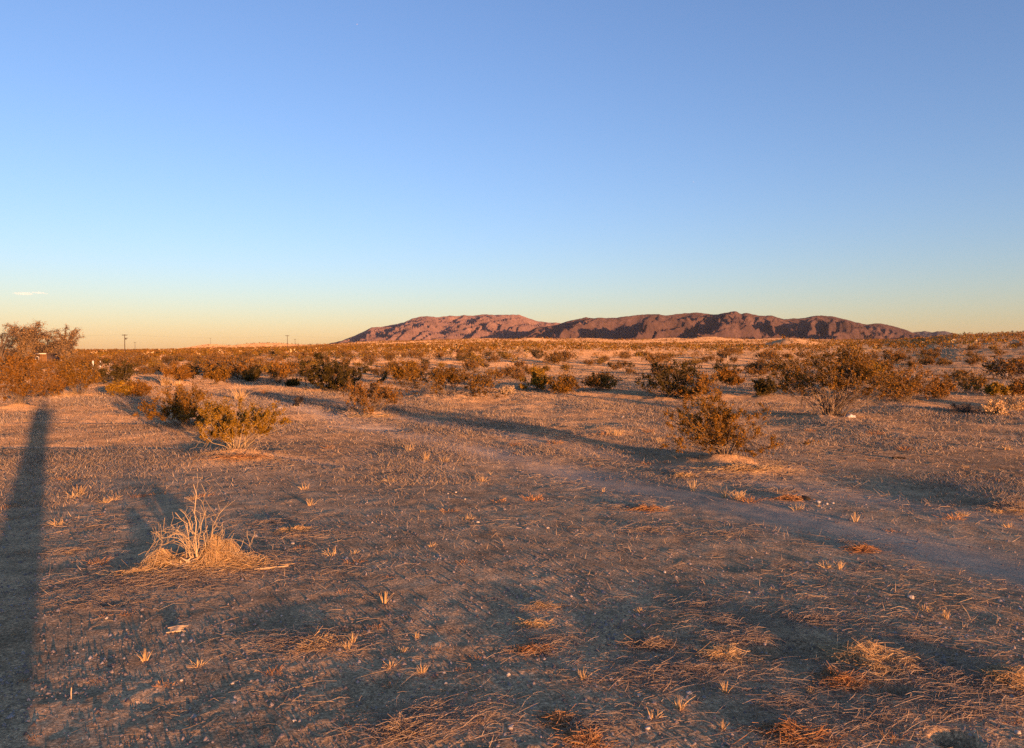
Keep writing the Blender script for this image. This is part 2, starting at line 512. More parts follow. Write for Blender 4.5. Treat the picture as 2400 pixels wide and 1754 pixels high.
# ------------------------------------------------------------------ the bushes in view that are told apart
# u, v_base, u_left, u_right, v_top, leaf, stem, kind, mound, label
HERO = [
 (556, 1056, 450, 645, 943, 'leaf_gold', 'stem_pale', 'arch', .12, 'golden creosote bush with pale arching bare stems on its own orange mound'),
 (432, 1000, 348, 518, 902, 'leaf_olive', 'stem_grey', 'round', .05, 'broad twiggy grey-brown bush just behind the golden bush with arching stems'),
 (866, 964, 800, 936, 892, 'leaf_russet', 'stem_grey', 'tangle', .13, 'russet bush on a bright sandy mound in front of the dark green bush'),
 (1052, 927, 946, 1156, 858, 'leaf_olive', 'stem_grey', 'tangle', .16, 'wide low bush with tangled bare lower stems in the middle distance'),
 (790, 917, 712, 884, 832, 'leaf_dark', 'stem_dark', 'dense', .0, 'large dense dark green bush beside the thin dark post'),
 (1700, 1074, 1590, 1830, 921, 'leaf_olive', 'stem_grey', 'bushy', .14, 'open creosote bush with curling bare stems on a straw-covered mound at right'),
 (1948, 976, 1822, 2046, 800, 'leaf_olive', 'stem_grey', 'tall', .12, 'tallest creosote bush with fanned grey stems above the white litter'),
 (2120, 942, 2052, 2184, 858, 'leaf_russet', 'stem_grey', 'bushy', .06, 'bushy brown creosote right of the tallest creosote bush'),
 (2205, 934, 2172, 2236, 888, 'leaf_russet', 'stem_grey', 'round', .03, 'small round creosote touching the brown bush at right'),
 (1580, 932, 1504, 1656, 846, 'leaf_dark', 'stem_dark', 'bushy', .06, 'dark bush with bare grey twigs behind the open mound bush'),
 (1640, 940, 1600, 1690, 872, 'leaf_russet', 'stem_grey', 'round', .03, 'brown bush leaning on the right side of the dark twiggy bush'),
 (1792, 928, 1760, 1822, 886, 'leaf_dark', 'stem_dark', 'round', .03, 'small dark round bush left of the tallest creosote bush'),
 (1254, 916, 1222, 1288, 864, 'leaf_gold', 'stem_grey', 'round', .06, 'left one of the two round golden bushes side by side in the middle'),
 (1316, 925, 1284, 1350, 879, 'leaf_olive', 'stem_grey', 'dense', .07, 'right, darker one of the two round bushes side by side in the middle'),
 (1402, 915, 1364, 1440, 874, 'leaf_russet', 'stem_grey', 'vase', .03, 'open brown bush right of the two round bushes'),
 (2334, 930, 2312, 2358, 900, 'leaf_gold', 'stem_grey', 'round', .02, 'small golden bush behind the pale straw bushes at the right edge'),
 (2392, 928, 2368, 2430, 890, 'leaf_russet', 'stem_grey', 'round', .02, 'brown bush cut by the right edge behind the pale straw bushes'),
 (42, 954, -20, 92, 860, 'leaf_russet', 'stem_grey', 'vase', .10, 'brown bush at the left edge beside the photographer shadow'),
 (184, 923, 134, 238, 834, 'leaf_olive', 'stem_grey', 'vase', .14, 'large olive bush on a glowing orange mound at left'),
 (262, 903, 208, 318, 842, 'leaf_dark', 'stem_grey', 'round', .05, 'dark olive bush right of the glowing orange mound, white post behind'),
 (290, 930, 262, 316, 896, 'leaf_gold', 'stem_grey', 'vase', .02, 'small twiggy bush below the dark olive bush at left'),
 (330, 930, 308, 354, 896, 'leaf_russet', 'stem_grey', 'vase', .02, 'small brown bush left of the broad grey-brown bush'),
 (118, 930, 70, 150, 856, 'leaf_russet', 'stem_grey', 'round', .05, 'brown bush below the little shed window'),
 (16, 900, -30, 50, 826, 'leaf_russet', 'stem_grey', 'round', .0, 'tall brown scrub at the left edge in front of the dead branches'),
 (58, 890, 14, 84, 832, 'leaf_russet', 'stem_grey', 'round', .0, 'rounded brown scrub in front of the left side of the shed'),
 (152, 886, 106, 180, 838, 'leaf_olive', 'stem_grey', 'round', .0, 'olive scrub under the smaller feathery tree, right of the shed'),
 (502, 901, 470, 536, 855, 'leaf_olive', 'stem_grey', 'vase', .04, 'olive bush standing alone behind the yellow grass tufts'),
 (420, 895, 388, 448, 862, 'leaf_russet', 'stem_grey', 'round', .03, 'brown bush between the yellow tufts and the far poles'),
 (592, 895, 574, 608, 868, 'leaf_dark', 'stem_grey', 'vase', .0, 'small grey-green bush on the open sand behind the road bank'),
 (652, 899, 628, 678, 846, 'leaf_russet', 'stem_grey', 'tall', .0, 'tall narrow brown bush left of the large dark green bush'),
 (688, 906, 676, 702, 892, 'leaf_dark', 'stem_dark', 'round', .0, 'tiny grey bush at the foot of the thin dark post'),
 (950, 900, 915, 985, 846, 'leaf_olive', 'stem_grey', 'vase', .03, 'olive bush behind the left end of the wide tangled bush'),
 (2036, 900, 2000, 2080, 850, 'leaf_gold', 'stem_grey', 'round', .03, 'golden bush right behind the tallest creosote bush'),
 (1710, 905, 1688, 1738, 868, 'leaf_russet', 'stem_grey', 'vase', .02, 'brown upright bush beside the slim wooden stake'),
]
H_INFO = []
for (u, vb, ul, ur, vt, lf, st, kd, mh, lb) in HERO:
    x, y = pick(u, vb, H0)
    if mh:
        x, y = pick(u, vb + mh * F / y * .8, H0)
    w = (ur - ul) / F * y; h = (vb - vt) / F * y
    if mh:
        MOUNDS.append((x, y, mh * 1.15, max(.54 * w, .5)))
    H_INFO.append((x, y, w, h))
# mounds of the straw heaps and of the dry shrub, and the animal burrows
for (u, v, mh, mr) in ((475, 1318, .05, .45), (2040, 1555, .015, .3), (1560, 1500, .015, .4), (2040, 1010, .05, 2.0), (1350, 1010, .06, 1.6), (1100, 985, .06, 1.3), (760, 1490, .008, .3),
                       (2390, 1180, .12, .6), (1240, 940, .05, 3)):
    x, y = pick(u, v, H0); MOUNDS.append((x, y, mh, mr))
for (u, v, dp, rx, ry) in ((2240, 1737, .16, .075, .065), (1795, 1532, .09, .10, .06), (1905, 1525, .06, .16, .14), (2090, 1625, .05, .10, .05), (265, 1415, .05, .08, .06)):
    x, y = pick(u, v, H0); PITS.append((x, y, dp, rx, ry))

# ------------------------------------------------------------------ ground sheet
az_d = np.radians(np.linspace(-41, 41, 670))
az_c = np.radians(np.concatenate([np.linspace(41, 319, 48)[1:-1]]))
az = np.concatenate([az_d, az_c])
# rings: about one per picture row near by, then geometric to the horizon
vr = np.concatenate([np.linspace(1860, 1200, 180)[:-1], np.linspace(1200, 960, 150)[:-1], np.linspace(960, 838, 170)])
r_n = F * EYE / (vr - HZ)
r_n = r_n[r_n < 260]
r_f = np.exp(np.linspace(math.log(r_n[-1]), math.log(9000), 115))[1:]
rr = np.concatenate([np.linspace(.25, r_n[0], 22)[:-1], r_n, r_f])
A, R = np.meshgrid(az, rr)
X = R * np.sin(A); Y = R * np.cos(A)
dr = np.gradient(rr)[:, None] + np.zeros_like(R)
cellw = np.maximum(dr, R * np.gradient(az)[None, :] * 1.0)
cellw[:, 670:] = np.maximum(dr, R * .05)[:, 670:]
Z = H(X, Y, cellw)
drop = sstep(5200, 9000, R) * 30
Z = Z - drop
n_r, n_a = R.shape
V = np.stack([X, Y, Z], -1).reshape(-1, 3)
V = np.concatenate([V, [[0, 0, float(H(0.0, 0.0))]]])
i0 = np.arange(n_r * n_a).reshape(n_r, n_a)
i1 = np.roll(i0, -1, 1)
Q = np.stack([i0[:-1], i1[:-1], i1[1:], i0[1:]], -1).reshape(-1, 4)[:, ::-1]
hub = np.stack([np.full(n_a, n_r * n_a), np.full(n_a, n_r * n_a), i0[0], i1[0]], -1)
Tt = np.stack([np.full(n_a, n_r * n_a), i1[0], i0[0]], -1)
me = bpy.data.meshes.new('ground')
loops = np.concatenate([Q.ravel(), Tt.ravel()]).astype(np.int32)
starts = np.concatenate([np.arange(0, len(Q) * 4, 4), len(Q) * 4 + np.arange(0, len(Tt) * 3, 3)]).astype(np.int32)
me.vertices.add(len(V)); me.vertices.foreach_set('co', V.astype(np.float32).ravel())
me.loops.add(len(loops)); me.loops.foreach_set('vertex_index', loops)
me.polygons.add(len(starts)); me.polygons.foreach_set('loop_start', starts)
me.update(calc_edges=True)
at = me.attributes.new('track', 'FLOAT', 'POINT')       # how packed and bare the soil is
tv = np.clip(track_mask(V[:, 0], V[:, 1]) + .6 * rut_mask(V[:, 0], V[:, 1]), 0, 1)
at.data.foreach_set('value', tv.astype(np.float32))
at = me.attributes.new('gravel', 'FLOAT', 'POINT')      # packed grey gravel of the clearing, against loose orange sand
rv = np.hypot(V[:, 0], V[:, 1]); gv = 1 - sstep(7.5, 15, rv + 2.2 * perlin(V[:, 0] / 3.5, V[:, 1] / 3.5, 83) + 1.2 * perlin(V[:, 0] / 1.1, V[:, 1] / 1.1, 84))
for (mx, my, mh, mr) in MOUNDS:
    gv = gv * (1 - .9 * np.exp(-((V[:, 0] - mx) ** 2 + (V[:, 1] - my) ** 2) / (mr * mr)))
at.data.foreach_set('value', np.clip(gv, 0, 1).astype(np.float32))
M['ground'] = ground_mat()
tag(add('ground', me, M['ground']), 'bare sandy desert ground with grit and faint tracks', kind='structure')


# ------------------------------------------------------------------ mountains
def mountain(name, sky_uv, foot, crest, back, seed, mat, label, base_v=812, spur=330., cols=350, slant=.55, rough=1.0):
    us = np.array([p[0] for p in sky_uv], float); vs_ = np.array([p[1] for p in sky_uv], float)
    u = np.linspace(us[0], us[-1], cols)
    v = np.interp(u, us, vs_) + .7 * perlin(u / 9., u * 0 + .3, seed + 30) + .5 * perlin(u / 4., u * 0 + .3, seed + 31)
    t = np.concatenate([np.linspace(0, 1, 120), 1 + np.linspace(0, 1, 14)[1:]])
    yy = np.where(t <= 1, foot + (crest - foot) * t, crest + (back - crest) * (t - 1))
    U, T = np.meshgrid(u, t); Yg = np.meshgrid(u, yy)[1]
    # foot and crest wander
    xc = (U - CX) / F * crest
    Yg = Yg + perlin(xc / 500, T * 0 + .5, seed + 9) * 160 * np.sin(np.clip(T, 0, 1) * math.pi)
    Xg = (U - CX) / F * Yg
    zc = EYE + (HZ - v)[None, :] / F * crest
    zb = EYE + (HZ - base_v) / F * foot - 12
    # spurs and ravines: run down from the crest, slanting to the left
    sx = (Xg + (Yg - crest) * slant * -1.0)
    wx = sx + 110 * perlin(Xg / 400, Yg / 300, seed + 3)
    n1 = perlin(wx / spur, (Yg - foot) / 1500, seed)
    n2 = perlin(wx / (spur * .42), (Yg - foot) / 600, seed + 1)
    n3 = perlin(wx / (spur * .17), (Yg - foot) / 260, seed + 2)
    rid = 1 - np.abs(n1) * 2.2
    n4 = perlin(wx / (spur * .075), (Yg - foot) / 130, seed + 4)
    rid = rid + .55 * (1 - np.abs(n2) * 2.2) + .36 * (1 - np.abs(n3) * 2) + .18 * (1 - np.abs(n4) * 2)
    rid = (rid - .80) / 1.1
    p = np.exp(-rid * 1.05) * 1.2
    tt = np.clip(T, 0, 1)
    prof = tt ** p
    # the crest carries the drawn skyline; smooth brow
    prof = prof * (1 - .0) 
    Zg = zb + (zc - zb) * prof
    env = np.sin(np.clip(tt, 0, 1) * math.pi) ** .6
    Zg = Zg + rough * env * (13 * fbm(Xg / 75, Yg / 75, seed + 5, 5, .62) + 16 * perlin(Xg / 240, Yg / 240, seed + 6))
    Zg = Zg - rough * env * (34 * np.abs(n2) + 32 * np.abs(n3) + 18 * np.abs(n4)) * np.clip(1.15 - tt, 0, 1)
    bk = np.clip(T - 1, 0, 1)
    Zg = np.where(T > 1, zc - (zc - zb) * bk ** 1.2 - 6 * bk * np.abs(perlin(Xg / 90, Yg / 90, seed + 7)), Zg)
    # no spur may stand above the skyline
    lim = EYE + (HZ - v)[None, :] / F * Yg
    Zg = np.where(T < 1, np.minimum(Zg, lim - 1.0 - 3 * (1 - tt)), Zg)
    nr, nc = Zg.shape
    V = np.stack([Xg, Yg, Zg], -1).reshape(-1, 3)
    i = np.arange(nr * nc).reshape(nr, nc)
    Q = np.stack([i[:-1, :-1], i[:-1, 1:], i[1:, 1:], i[1:, :-1]], -1).reshape(-1, 4)
    o = add(name, mesh_np(name, V, Q, True), mat)
    return tag(o, label, kind='structure')


SK_L = [(770, 806), (801, 799), (822, 791), (850, 779), (871, 768), (899, 766), (916, 762), (946, 757), (967, 747), (988, 742), (1009, 742), (1024, 744), (1058, 740), (1071, 742), (1088, 739), (1105, 741), (1132, 737), (1162, 739), (1183, 738), (1217, 738), (1234, 745), (1259, 753), (1281, 756), (1306, 757), (1340, 762), (1420, 778), (1500, 800)]
SK_R = [(1180, 806), (1215, 792), (1238, 778), (1255, 769), (1306, 762), (1319, 757), (1338, 751), (1357, 748), (1374, 744), (1389, 747), (1404, 745), (1423, 746), (1444, 745), (1467, 742), (1491, 739), (1518, 737), (1544, 737), (1561, 740), (1582, 737), (1603, 735), (1631, 733), (1650, 735), (1672, 738), (1681, 738), (1692, 735), (1704, 733), (1709, 732), (1718, 730), (1726, 731), (1733, 735), (1737, 737), (1742, 735), (1748, 734), (1762, 737), (1781, 741), (1808, 740), (1823, 745), (1838, 749), (1857, 747), (1874, 747), (1891, 744), (1908, 741), (1925, 740), (1949, 742), (1976, 748), (2006, 756), (2029, 761), (2047, 759), (2062, 759), (2077, 761), (2103, 768), (2124, 774), (2145, 783), (2171, 792), (2200, 802)]
SK_F = [(2090, 800), (2118, 786), (2137, 780), (2150, 778), (2168, 777), (2176, 778), (2183, 780), (2190, 778), (2196, 777), (2215, 777), (2230, 781), (2243, 786), (2275, 788), (2302, 784), (2340, 785), (2380, 790), (2440, 800)]
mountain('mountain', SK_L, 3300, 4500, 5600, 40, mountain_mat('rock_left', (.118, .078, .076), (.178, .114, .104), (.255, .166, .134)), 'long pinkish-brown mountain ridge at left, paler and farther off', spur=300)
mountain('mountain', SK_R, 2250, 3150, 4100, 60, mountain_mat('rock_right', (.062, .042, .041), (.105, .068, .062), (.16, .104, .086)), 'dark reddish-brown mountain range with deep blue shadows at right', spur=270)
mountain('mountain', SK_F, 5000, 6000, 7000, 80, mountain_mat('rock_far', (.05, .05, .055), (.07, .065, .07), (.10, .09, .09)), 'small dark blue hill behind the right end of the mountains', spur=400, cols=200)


# ------------------------------------------------------------------ bushes
def bush_geo(seed, w, h, kind, depth, nleaf, ls):
    r = np.random.default_rng(seed)
    k = dict(ns=26, n2=6, n3=4, low=.25, drop=.5, arch=0, leafy=.45, outer=.55)
    if kind == 'arch': k.update(ns=30, low=.2, arch=16, leafy=.35)
    if kind == 'round': k.update(ns=30, low=.12, leafy=.25, drop=.75, outer=.65)
    if kind == 'dense': k.update(ns=36, n2=7, low=.06, leafy=.1, drop=.8, outer=.8)
    if kind == 'tangle': k.update(ns=40, low=.12, leafy=.5, arch=22, drop=.7, outer=.7)
    if kind == 'vase': k.update(ns=26, low=.25, leafy=.3, arch=14, drop=.5)
    if kind == 'tall': k.update(ns=46, n2=5, low=.3, leafy=.46, arch=34, drop=.42, outer=.6)
    if kind == 'bushy': k.update(ns=36, low=.1, leafy=.12, arch=18, drop=.62, outer=.6)
    if kind == 'dead': k.update(ns=34, low=.15, leafy=2, arch=20, drop=.9)
    if depth > 28: k['n3'] = 2; k['n2'] = 5; k['ns'] = int(k['ns'] * .75)
    else: k['n3'] = 3
    ns = k['ns']; hw = w / 2

    def curves(n, arch):
        phi = r.uniform(0, 2 * math.pi, n)
        lob = 1 + .28 * np.sin(phi * 2 + r.uniform(0, 6)) + .22 * np.sin(phi * 3 + r.uniform(0, 6))
        rho = hw * np.clip(r.uniform(.15, 1, n) ** k['outer'], 0, 1) * np.clip(lob, .55, 1.25) * .86
        z = h * (1 - k['drop'] * (rho / hw) ** 2) * r.uniform(.72, 1.0, n)
        if arch:
            rho = hw * r.uniform(.45, 1.12, n); z = h * r.uniform(.0, .38, n)
        d = np.stack([np.cos(phi), np.sin(phi)], -1)
        b = d * (r.uniform(0, .09, n) * w)[:, None]
        P0 = np.concatenate([b, np.full((n, 1), -.04)], 1)
        P3 = np.concatenate([d * rho[:, None], z[:, None]], 1)
        if arch:
            top = h * r.uniform(.18, .6, n)
            P1 = np.concatenate([d * (rho * .25)[:, None], top[:, None]], 1)
            P2 = np.concatenate([d * (rho * .75)[:, None], (top * 1.0)[:, None]], 1)
        else:
            P1 = np.concatenate([d * (rho * .42)[:, None], (z * .30)[:, None]], 1)
            P2 = np.concatenate([d * (rho * .82)[:, None], (z * .66)[:, None]], 1)
        t = np.linspace(0, 1, 7)[None, :, None]
        P = P0[:, None] * (1 - t) ** 3 + 3 * P1[:, None] * t * (1 - t) ** 2 + 3 * P2[:, None] * t * t * (1 - t) + P3[:, None] * t ** 3
        wig = r.normal(size=P.shape) * (.022 * h); wig[:, 0] = 0
        return P + wig
    S1 = curves(ns, False)
    L1 = np.linalg.norm(S1[:, -1] - S1[:, 0], axis=1)

    def kids(P, n, lo, hi, ln, K, updr):
        N = len(P); Kp = P.shape[1]
        idx = np.repeat(np.arange(N), n); t = r.uniform(lo, hi, N * n) * (Kp - 1)
        a = np.minimum(t.astype(int), Kp - 2); f = (t - a)[:, None]
        st = P[idx, a] * (1 - f) + P[idx, a + 1] * f
        tg = P[idx, a + 1] - P[idx, a]; tg /= np.linalg.norm(tg, axis=1, keepdims=True) + 1e-9
        dv = tg * .75 + r.normal(size=tg.shape) * .5; dv[:, 2] += updr; dv /= np.linalg.norm(dv, axis=1, keepdims=True)
        LL = (ln[idx] * r.uniform(.5, 1.3, N * n))[:, None, None]
        s = np.linspace(0, 1, K)[None, :, None]
        C = st[:, None] + dv[:, None] * s * LL + np.array([0, 0, .12])[None, None] * s * s * LL
        C = C + r.normal(size=C.shape) * LL * .04 * (s > 0)
        return C, LL[:, 0, 0]
    S2, L2 = kids(S1, k['n2'], k['leafy'] if k['leafy'] < 1 else .3, .97, L1 * .30, 3, .25)
    S3, L3 = kids(S2, k['n3'], .25, 1.0, L2 * .5, 3, .2)
    fx_ = hw / np.percentile(np.abs(S3[:, :, 0]), 97); fy_ = hw / np.percentile(np.abs(S3[:, :, 1]), 97); fz_ = h / np.percentile(S3[:, :, 2], 99.3)
    for Sx in (S1, S2, S3):
        Sx *= np.array([fx_, fy_, fz_])
        Sx[:, :, 2] = np.where(Sx[:, :, 2] < 0.01, np.minimum(Sx[:, :, 2], .0) * .5 + .008, Sx[:, :, 2])
    S1[:, 0, 2] = -.05
    rm = depth * .00016
    base_r = max(.0055, h * .0058)

    def taper(P, a, b):
        return np.linspace(a, b, P.shape[1])[None, :] * r.uniform(.75, 1.3, len(P))[:, None]
    G = [tubes(S1, np.maximum(taper(S1, base_r, base_r * .4), rm)), tubes(S2, np.maximum(taper(S2, base_r * .45, base_r * .22), rm * .9)), tubes(S3, np.maximum(taper(S3, base_r * .25, base_r * .15), rm * .8))]
    if k['arch']:
        Sa = curves(k['arch'], True)
        Sa[:, :, 2] = np.maximum(Sa[:, :, 2], .012); Sa[:, 0, 2] = -.05
        Sb, Lb = kids(Sa, 2, .4, .95, np.full(k['arch'], .25 * w), 4, -.1)
        Sb[:, :, 2] = np.maximum(Sb[:, :, 2], .012)
        arch = cat_geo([tubes(Sa, np.maximum(taper(Sa, base_r * 1.15, base_r * .5), rm * 1.3)), tubes(Sb, np.maximum(taper(Sb, base_r * .5, base_r * .25), rm * .8))])
    else:
        arch = None
    stems = cat_geo(G)
    fol = None
    if nleaf:
        n3 = int(nleaf * .62); n2 = nleaf - n3
        wt = r.uniform(0, 1, len(S3)) ** 2; i = r.choice(len(S3), n3, p=wt / wt.sum()); t = r.uniform(.1, 1, n3)[:, None] * 2
        a = np.minimum(t.astype(int), 1)[:, 0]; f = t - a[:, None]
        C3 = S3[i, a] * (1 - f) + S3[i, a + 1] * f
        i = r.integers(0, len(S2), n2); t = r.uniform(.35, 1, n2)[:, None] * 2
        a = np.minimum(t.astype(int), 1)[:, 0]; f = t - a[:, None]
        C2 = S2[i, a] * (1 - f) + S2[i, a + 1] * f
        C = np.concatenate([C3, C2]) + r.normal(size=(nleaf, 3)) * ls * .6
        C[:, 2] = np.maximum(C[:, 2], ls * .6)
        fol = leaves(C, ls, r)
    return stems, arch, fol


def bush_obj(name, loc, geo, leaf, stem, label, cat='shrub', group=None, rz=0, arch_mat=None):
    stems, arch, fol = geo
    e = empty(name, loc, label, cat, group, rz)
    add('stems', mesh_np('stems', *stems), M[stem], e)
    if arch is not None:
        add('bare_stems', mesh_np('bare_stems', *arch), M[arch_mat or stem], e)
    if fol is not None:
        add('foliage', mesh_np('foliage', *fol), M[leaf], e)
    return e


for i, ((u, vb, ul, ur, vt, lf, st, kd, mh, lb), (x, y, w, h)) in enumerate(zip(HERO, H_INFO)):
    ls = float(np.clip(.0022 * y, .024, .10))
    area = w * h
    nl = int(np.clip(area / (ls * ls) * (10. if kd == 'dense' else 7.5 if kd in ('round',) else 9. if y < 17 else 6.2), 3000, 15000))
    g = bush_geo(100 + i, w, h, kd, y, nl, ls)
    z = float(H(x, y))
    bush_obj('creosote_bush', (x, y, z), g, lf, st, lb, arch_mat='stem_pale' if kd == 'arch' else 'stem_grey')

# bushes outside the picture on the sun's side: their long shadows fall into it
for i, (x, y, w, h, lb) in enumerate(((8.4, -2.0, 1.0, .85, 'creosote bush just outside the right edge whose shadow crosses the clearing'),
                                      (1.9, -2.6, 1.3, .42, 'low bush added behind the photographer to shade the lower left corner'),  # added stand-in for the unseen thing that shades this corner
                                      (10.5, 1.0, 1.2, .8, 'low creosote bush far outside the right edge'))):
    g = bush_geo(300 + i, w, h, 'vase', 8, 800, .03)
    bush_obj('creosote_bush', (x, y, float(H(x, y))), g, 'leaf_olive', 'stem_grey', lb)


# ------------------------------------------------------------------ scrub of the plain
def hero_clear(x, y):
    ok = np.ones(len(x), bool)
    for (hx, hy, w, h) in H_INFO:
        ok &= (x - hx) ** 2 + (y - hy) ** 2 > (w * .75) ** 2
    return ok


def to_uv(x, y, z):
    c, s = math.cos(PITCH), math.sin(PITCH)
    d = y * c - (z - EYE) * s; b = y * s + (z - EYE) * c
    return CX + F * x / d, CY - F * b / d


def scatter(cell, rmin, rmax, seed):
    r = np.random.default_rng(seed)
    n = int(rmax / cell) + 1
    gx, gy = np.meshgrid(np.arange(-n, n + 1), np.arange(0, n + 1))
    x = (gx.ravel() + r.uniform(0, 1, gx.size)) * cell; y = (gy.ravel() + r.uniform(0, 1, gx.size)) * cell
    R_ = np.hypot(x, y); a = np.arctan2(x, y)
    k = (R_ > rmin) & (R_ < rmax) & (np.abs(a) < math.radians(41))
    return x[k], y[k]


sx, sy = scatter(3.0, 24, 190, 5)
fx, fy = scatter(4.0, 190, 620, 6)
gx, gy = scatter(9.0, 620, 1500, 8)
r_ = np.random.default_rng(9)


def dens(x, y):
    u = CX + F * x / y
    R_ = np.hypot(x, y)
    d = np.interp(u, [0, 450, 560, 740, 900, 1200, 1350, 1700, 2400], [.85, .66, .26, .5, .66, .48, .30, .26, .28])
    d = d * (.65 + .9 * sstep(-.25, .35, perlin(x / 22, y / 22, 71)))
    far_left = sstep(1250, 700, u)
    d = d * (1 + far_left * 1.1 * sstep(70, 180, R_)) * (1 + .8 * sstep(110, 300, R_))
    q = (x - BERM0[0]) * .53 + (y - BERM0[1]) * .848
    return np.where(q > 7, d, 0)


keep = (r_.uniform(size=len(sx)) < dens(sx, sy)) & hero_clear(sx, sy)
sx, sy = sx[keep], sy[keep]
keep = r_.uniform(size=len(fx)) < dens(fx, fy) * 1.25; fx, fy = fx[keep], fy[keep]
keep = r_.uniform(size=len(gx)) < dens(gx, gy) * 2.2; gx, gy = gx[keep], gy[keep]
sh = np.clip(r_.lognormal(math.log(.68), .36, len(sx)), .28, 1.45)
su, sv = to_uv(sx, sy, H1(sx, sy))
order = np.argsort(-(sh / sy))
vis = order[(su[order] > -30) & (su[order] < 2430)]
N_IND = 290
ind = vis[:N_IND]
rest = np.setdiff1d(np.arange(len(sx)), ind)

# shared bush meshes for the middle distance
PROTO = {}
for i, (lf, kd) in enumerate((('leaf_russet', 'vase'), ('leaf_russet', 'round'), ('leaf_olive', 'vase'), ('leaf_olive', 'round'), ('leaf_gold', 'vase'), ('leaf_russet', 'tall'), ('leaf_dark', 'vase'))):
    stems, arch, fol = bush_geo(500 + i, 1.45, 1.0, kd, 60, 1100, .085)
    geo = (cat_geo([stems, arch]) if arch is not None else stems)
    PROTO[i] = (mesh_np('stems', *geo), mesh_np('foliage', *fol), M[lf], M['stem_grey'])
    PROTO[i][0].materials.append(M['stem_grey']); PROTO[i][1].materials.append(M[lf])
PW = [.28, .17, .16, .09, .1, .14, .06]


def scrub_label(u, dist):
    if u < 330: p, g = 'in the thick scrub by the shed at far left', 'left edge'
    elif u < 560: p, g = 'on the left plain below the two nearest utility poles', 'left plain'
    elif u < 760: p, g = 'on the plain behind the large dark green bush', 'centre left plain'
    elif u < 1000: p, g = 'below the left end of the pinkish mountain ridge', 'under the left ridge'
    elif u < 1230: p, g = 'below the middle of the pinkish mountain ridge', 'under the ridge middle'
    elif u < 1480: p, g = 'behind the two round bushes below the mountain gap', 'under the mountain gap'
    elif u < 1740: p, g = 'behind the dark twiggy bush at centre right', 'under the dark mountains'
    elif u < 2050: p, g = 'on the slope behind the tallest creosote bush', 'behind the tallest bush'
    elif u < 2240: p, g = 'on the open slope below the small dark blue hill', 'right slope'
    else: p, g = 'on the slope at the right edge of the view', 'right edge'
    if dist < 62: q = 'nearer creosote bush'
    elif dist < 105: q = 'small brown creosote bush'
    else: q = 'tiny far russet bush'
    return q + ' ' + p, 'creosote scrub, ' + g + ', ' + q.split()[0]


for j in ind:
    x, y, h = float(sx[j]), float(sy[j]), float(sh[j])
    k = int(r_.choice(7, p=PW))
    lb, gp = scrub_label(su[j], math.hypot(x, y))
    e = empty('creosote_bush', (x, y, float(H(x, y)) - .01), lb, 'shrub', gp, float(r_.uniform(0, 6.28)))
    wz = h * float(r_.uniform(.8, 1.25))
    e.scale = (wz, wz * float(r_.uniform(.85, 1.15)), h)
    add('stems', PROTO[k][0], None, e); add('foliage', PROTO[k][1], None, e)


def far_scrub():
    Vs, Ms = [], []
    r = np.random.default_rng(21)
    sets = [(sx[rest], sy[rest], sh[rest], 46), (fx, fy, np.clip(r.lognormal(math.log(.85), .3, len(fx)), .4, 1.5), 15), (gx, gy, np.clip(r.lognormal(math.log(1.2), .3, len(gx)), .6, 2.2), 10)]
    for (x, y, h, nl) in sets:
        n = len(x)
        z = H(x, y)
        w = h * r.uniform(.55, .95, n)
        mat = r.choice(5, n, p=[.46, .26, .14, .08, .06])
        pale = (mat == 4) & (r.uniform(size=n) < .7) & ~((CX + F * x / y > 1000) & (CX + F * x / y < 1400))
        mat[pale] = 0
        ph = r.uniform(0, 2 * math.pi, (n, nl)); cz = r.uniform(0.05, 1, (n, nl)) ** .8
        rad = np.sqrt(np.clip(1 - (cz - .45) ** 2 * 2.2, .08, 1)) * r.uniform(.25, 1, (n, nl)) ** .5
        C = np.stack([x[:, None] + np.cos(ph) * rad * w[:, None], y[:, None] + np.sin(ph) * rad * w[:, None], z[:, None] + cz * h[:, None]], -1).reshape(-1, 3)
        ls = np.repeat(h * {46: .20, 15: .38, 10: .5}[nl], nl)
        V, _ = leaves(C, ls, r, tri=True)
        Vs.append(V); Ms.append(np.repeat(mat, nl))
    V = np.concatenate(Vs); m = np.concatenate(Ms)
    me = mesh_np('scrub', V, np.arange(len(V)).reshape(-1, 3))
    for k in ('leaf_russet', 'leaf_olive', 'leaf_gold', 'leaf_dark', 'straw'):
        me.materials.append(M[k])
    me.polygons.foreach_set('material_index', m.astype(np.int32))
    tag(add('scrub', me), 'far-off desert scrub covering the plain to the foot of the mountains', kind='stuff')
    print('far scrub', len(V) // 3, 'bushes', sum(len(s[0]) for s in sets))


far_scrub()


# ------------------------------------------------------------------ dry grass, straw litter, grit
def patch(x, y):
    p = sstep(.12, .55, perlin(x / 1.9, y / 1.9, 61) + .55 * perlin(x / .6, y / .6, 62))
    return p


def polar_pts(n, r0, r1, seed, a=39):
    r = np.random.default_rng(seed)
    R_ = np.exp(r.uniform(math.log(r0), math.log(r1), n)); A_ = np.radians(r.uniform(-a, a, n))
    return R_ * np.sin(A_), R_ * np.cos(A_), R_, r


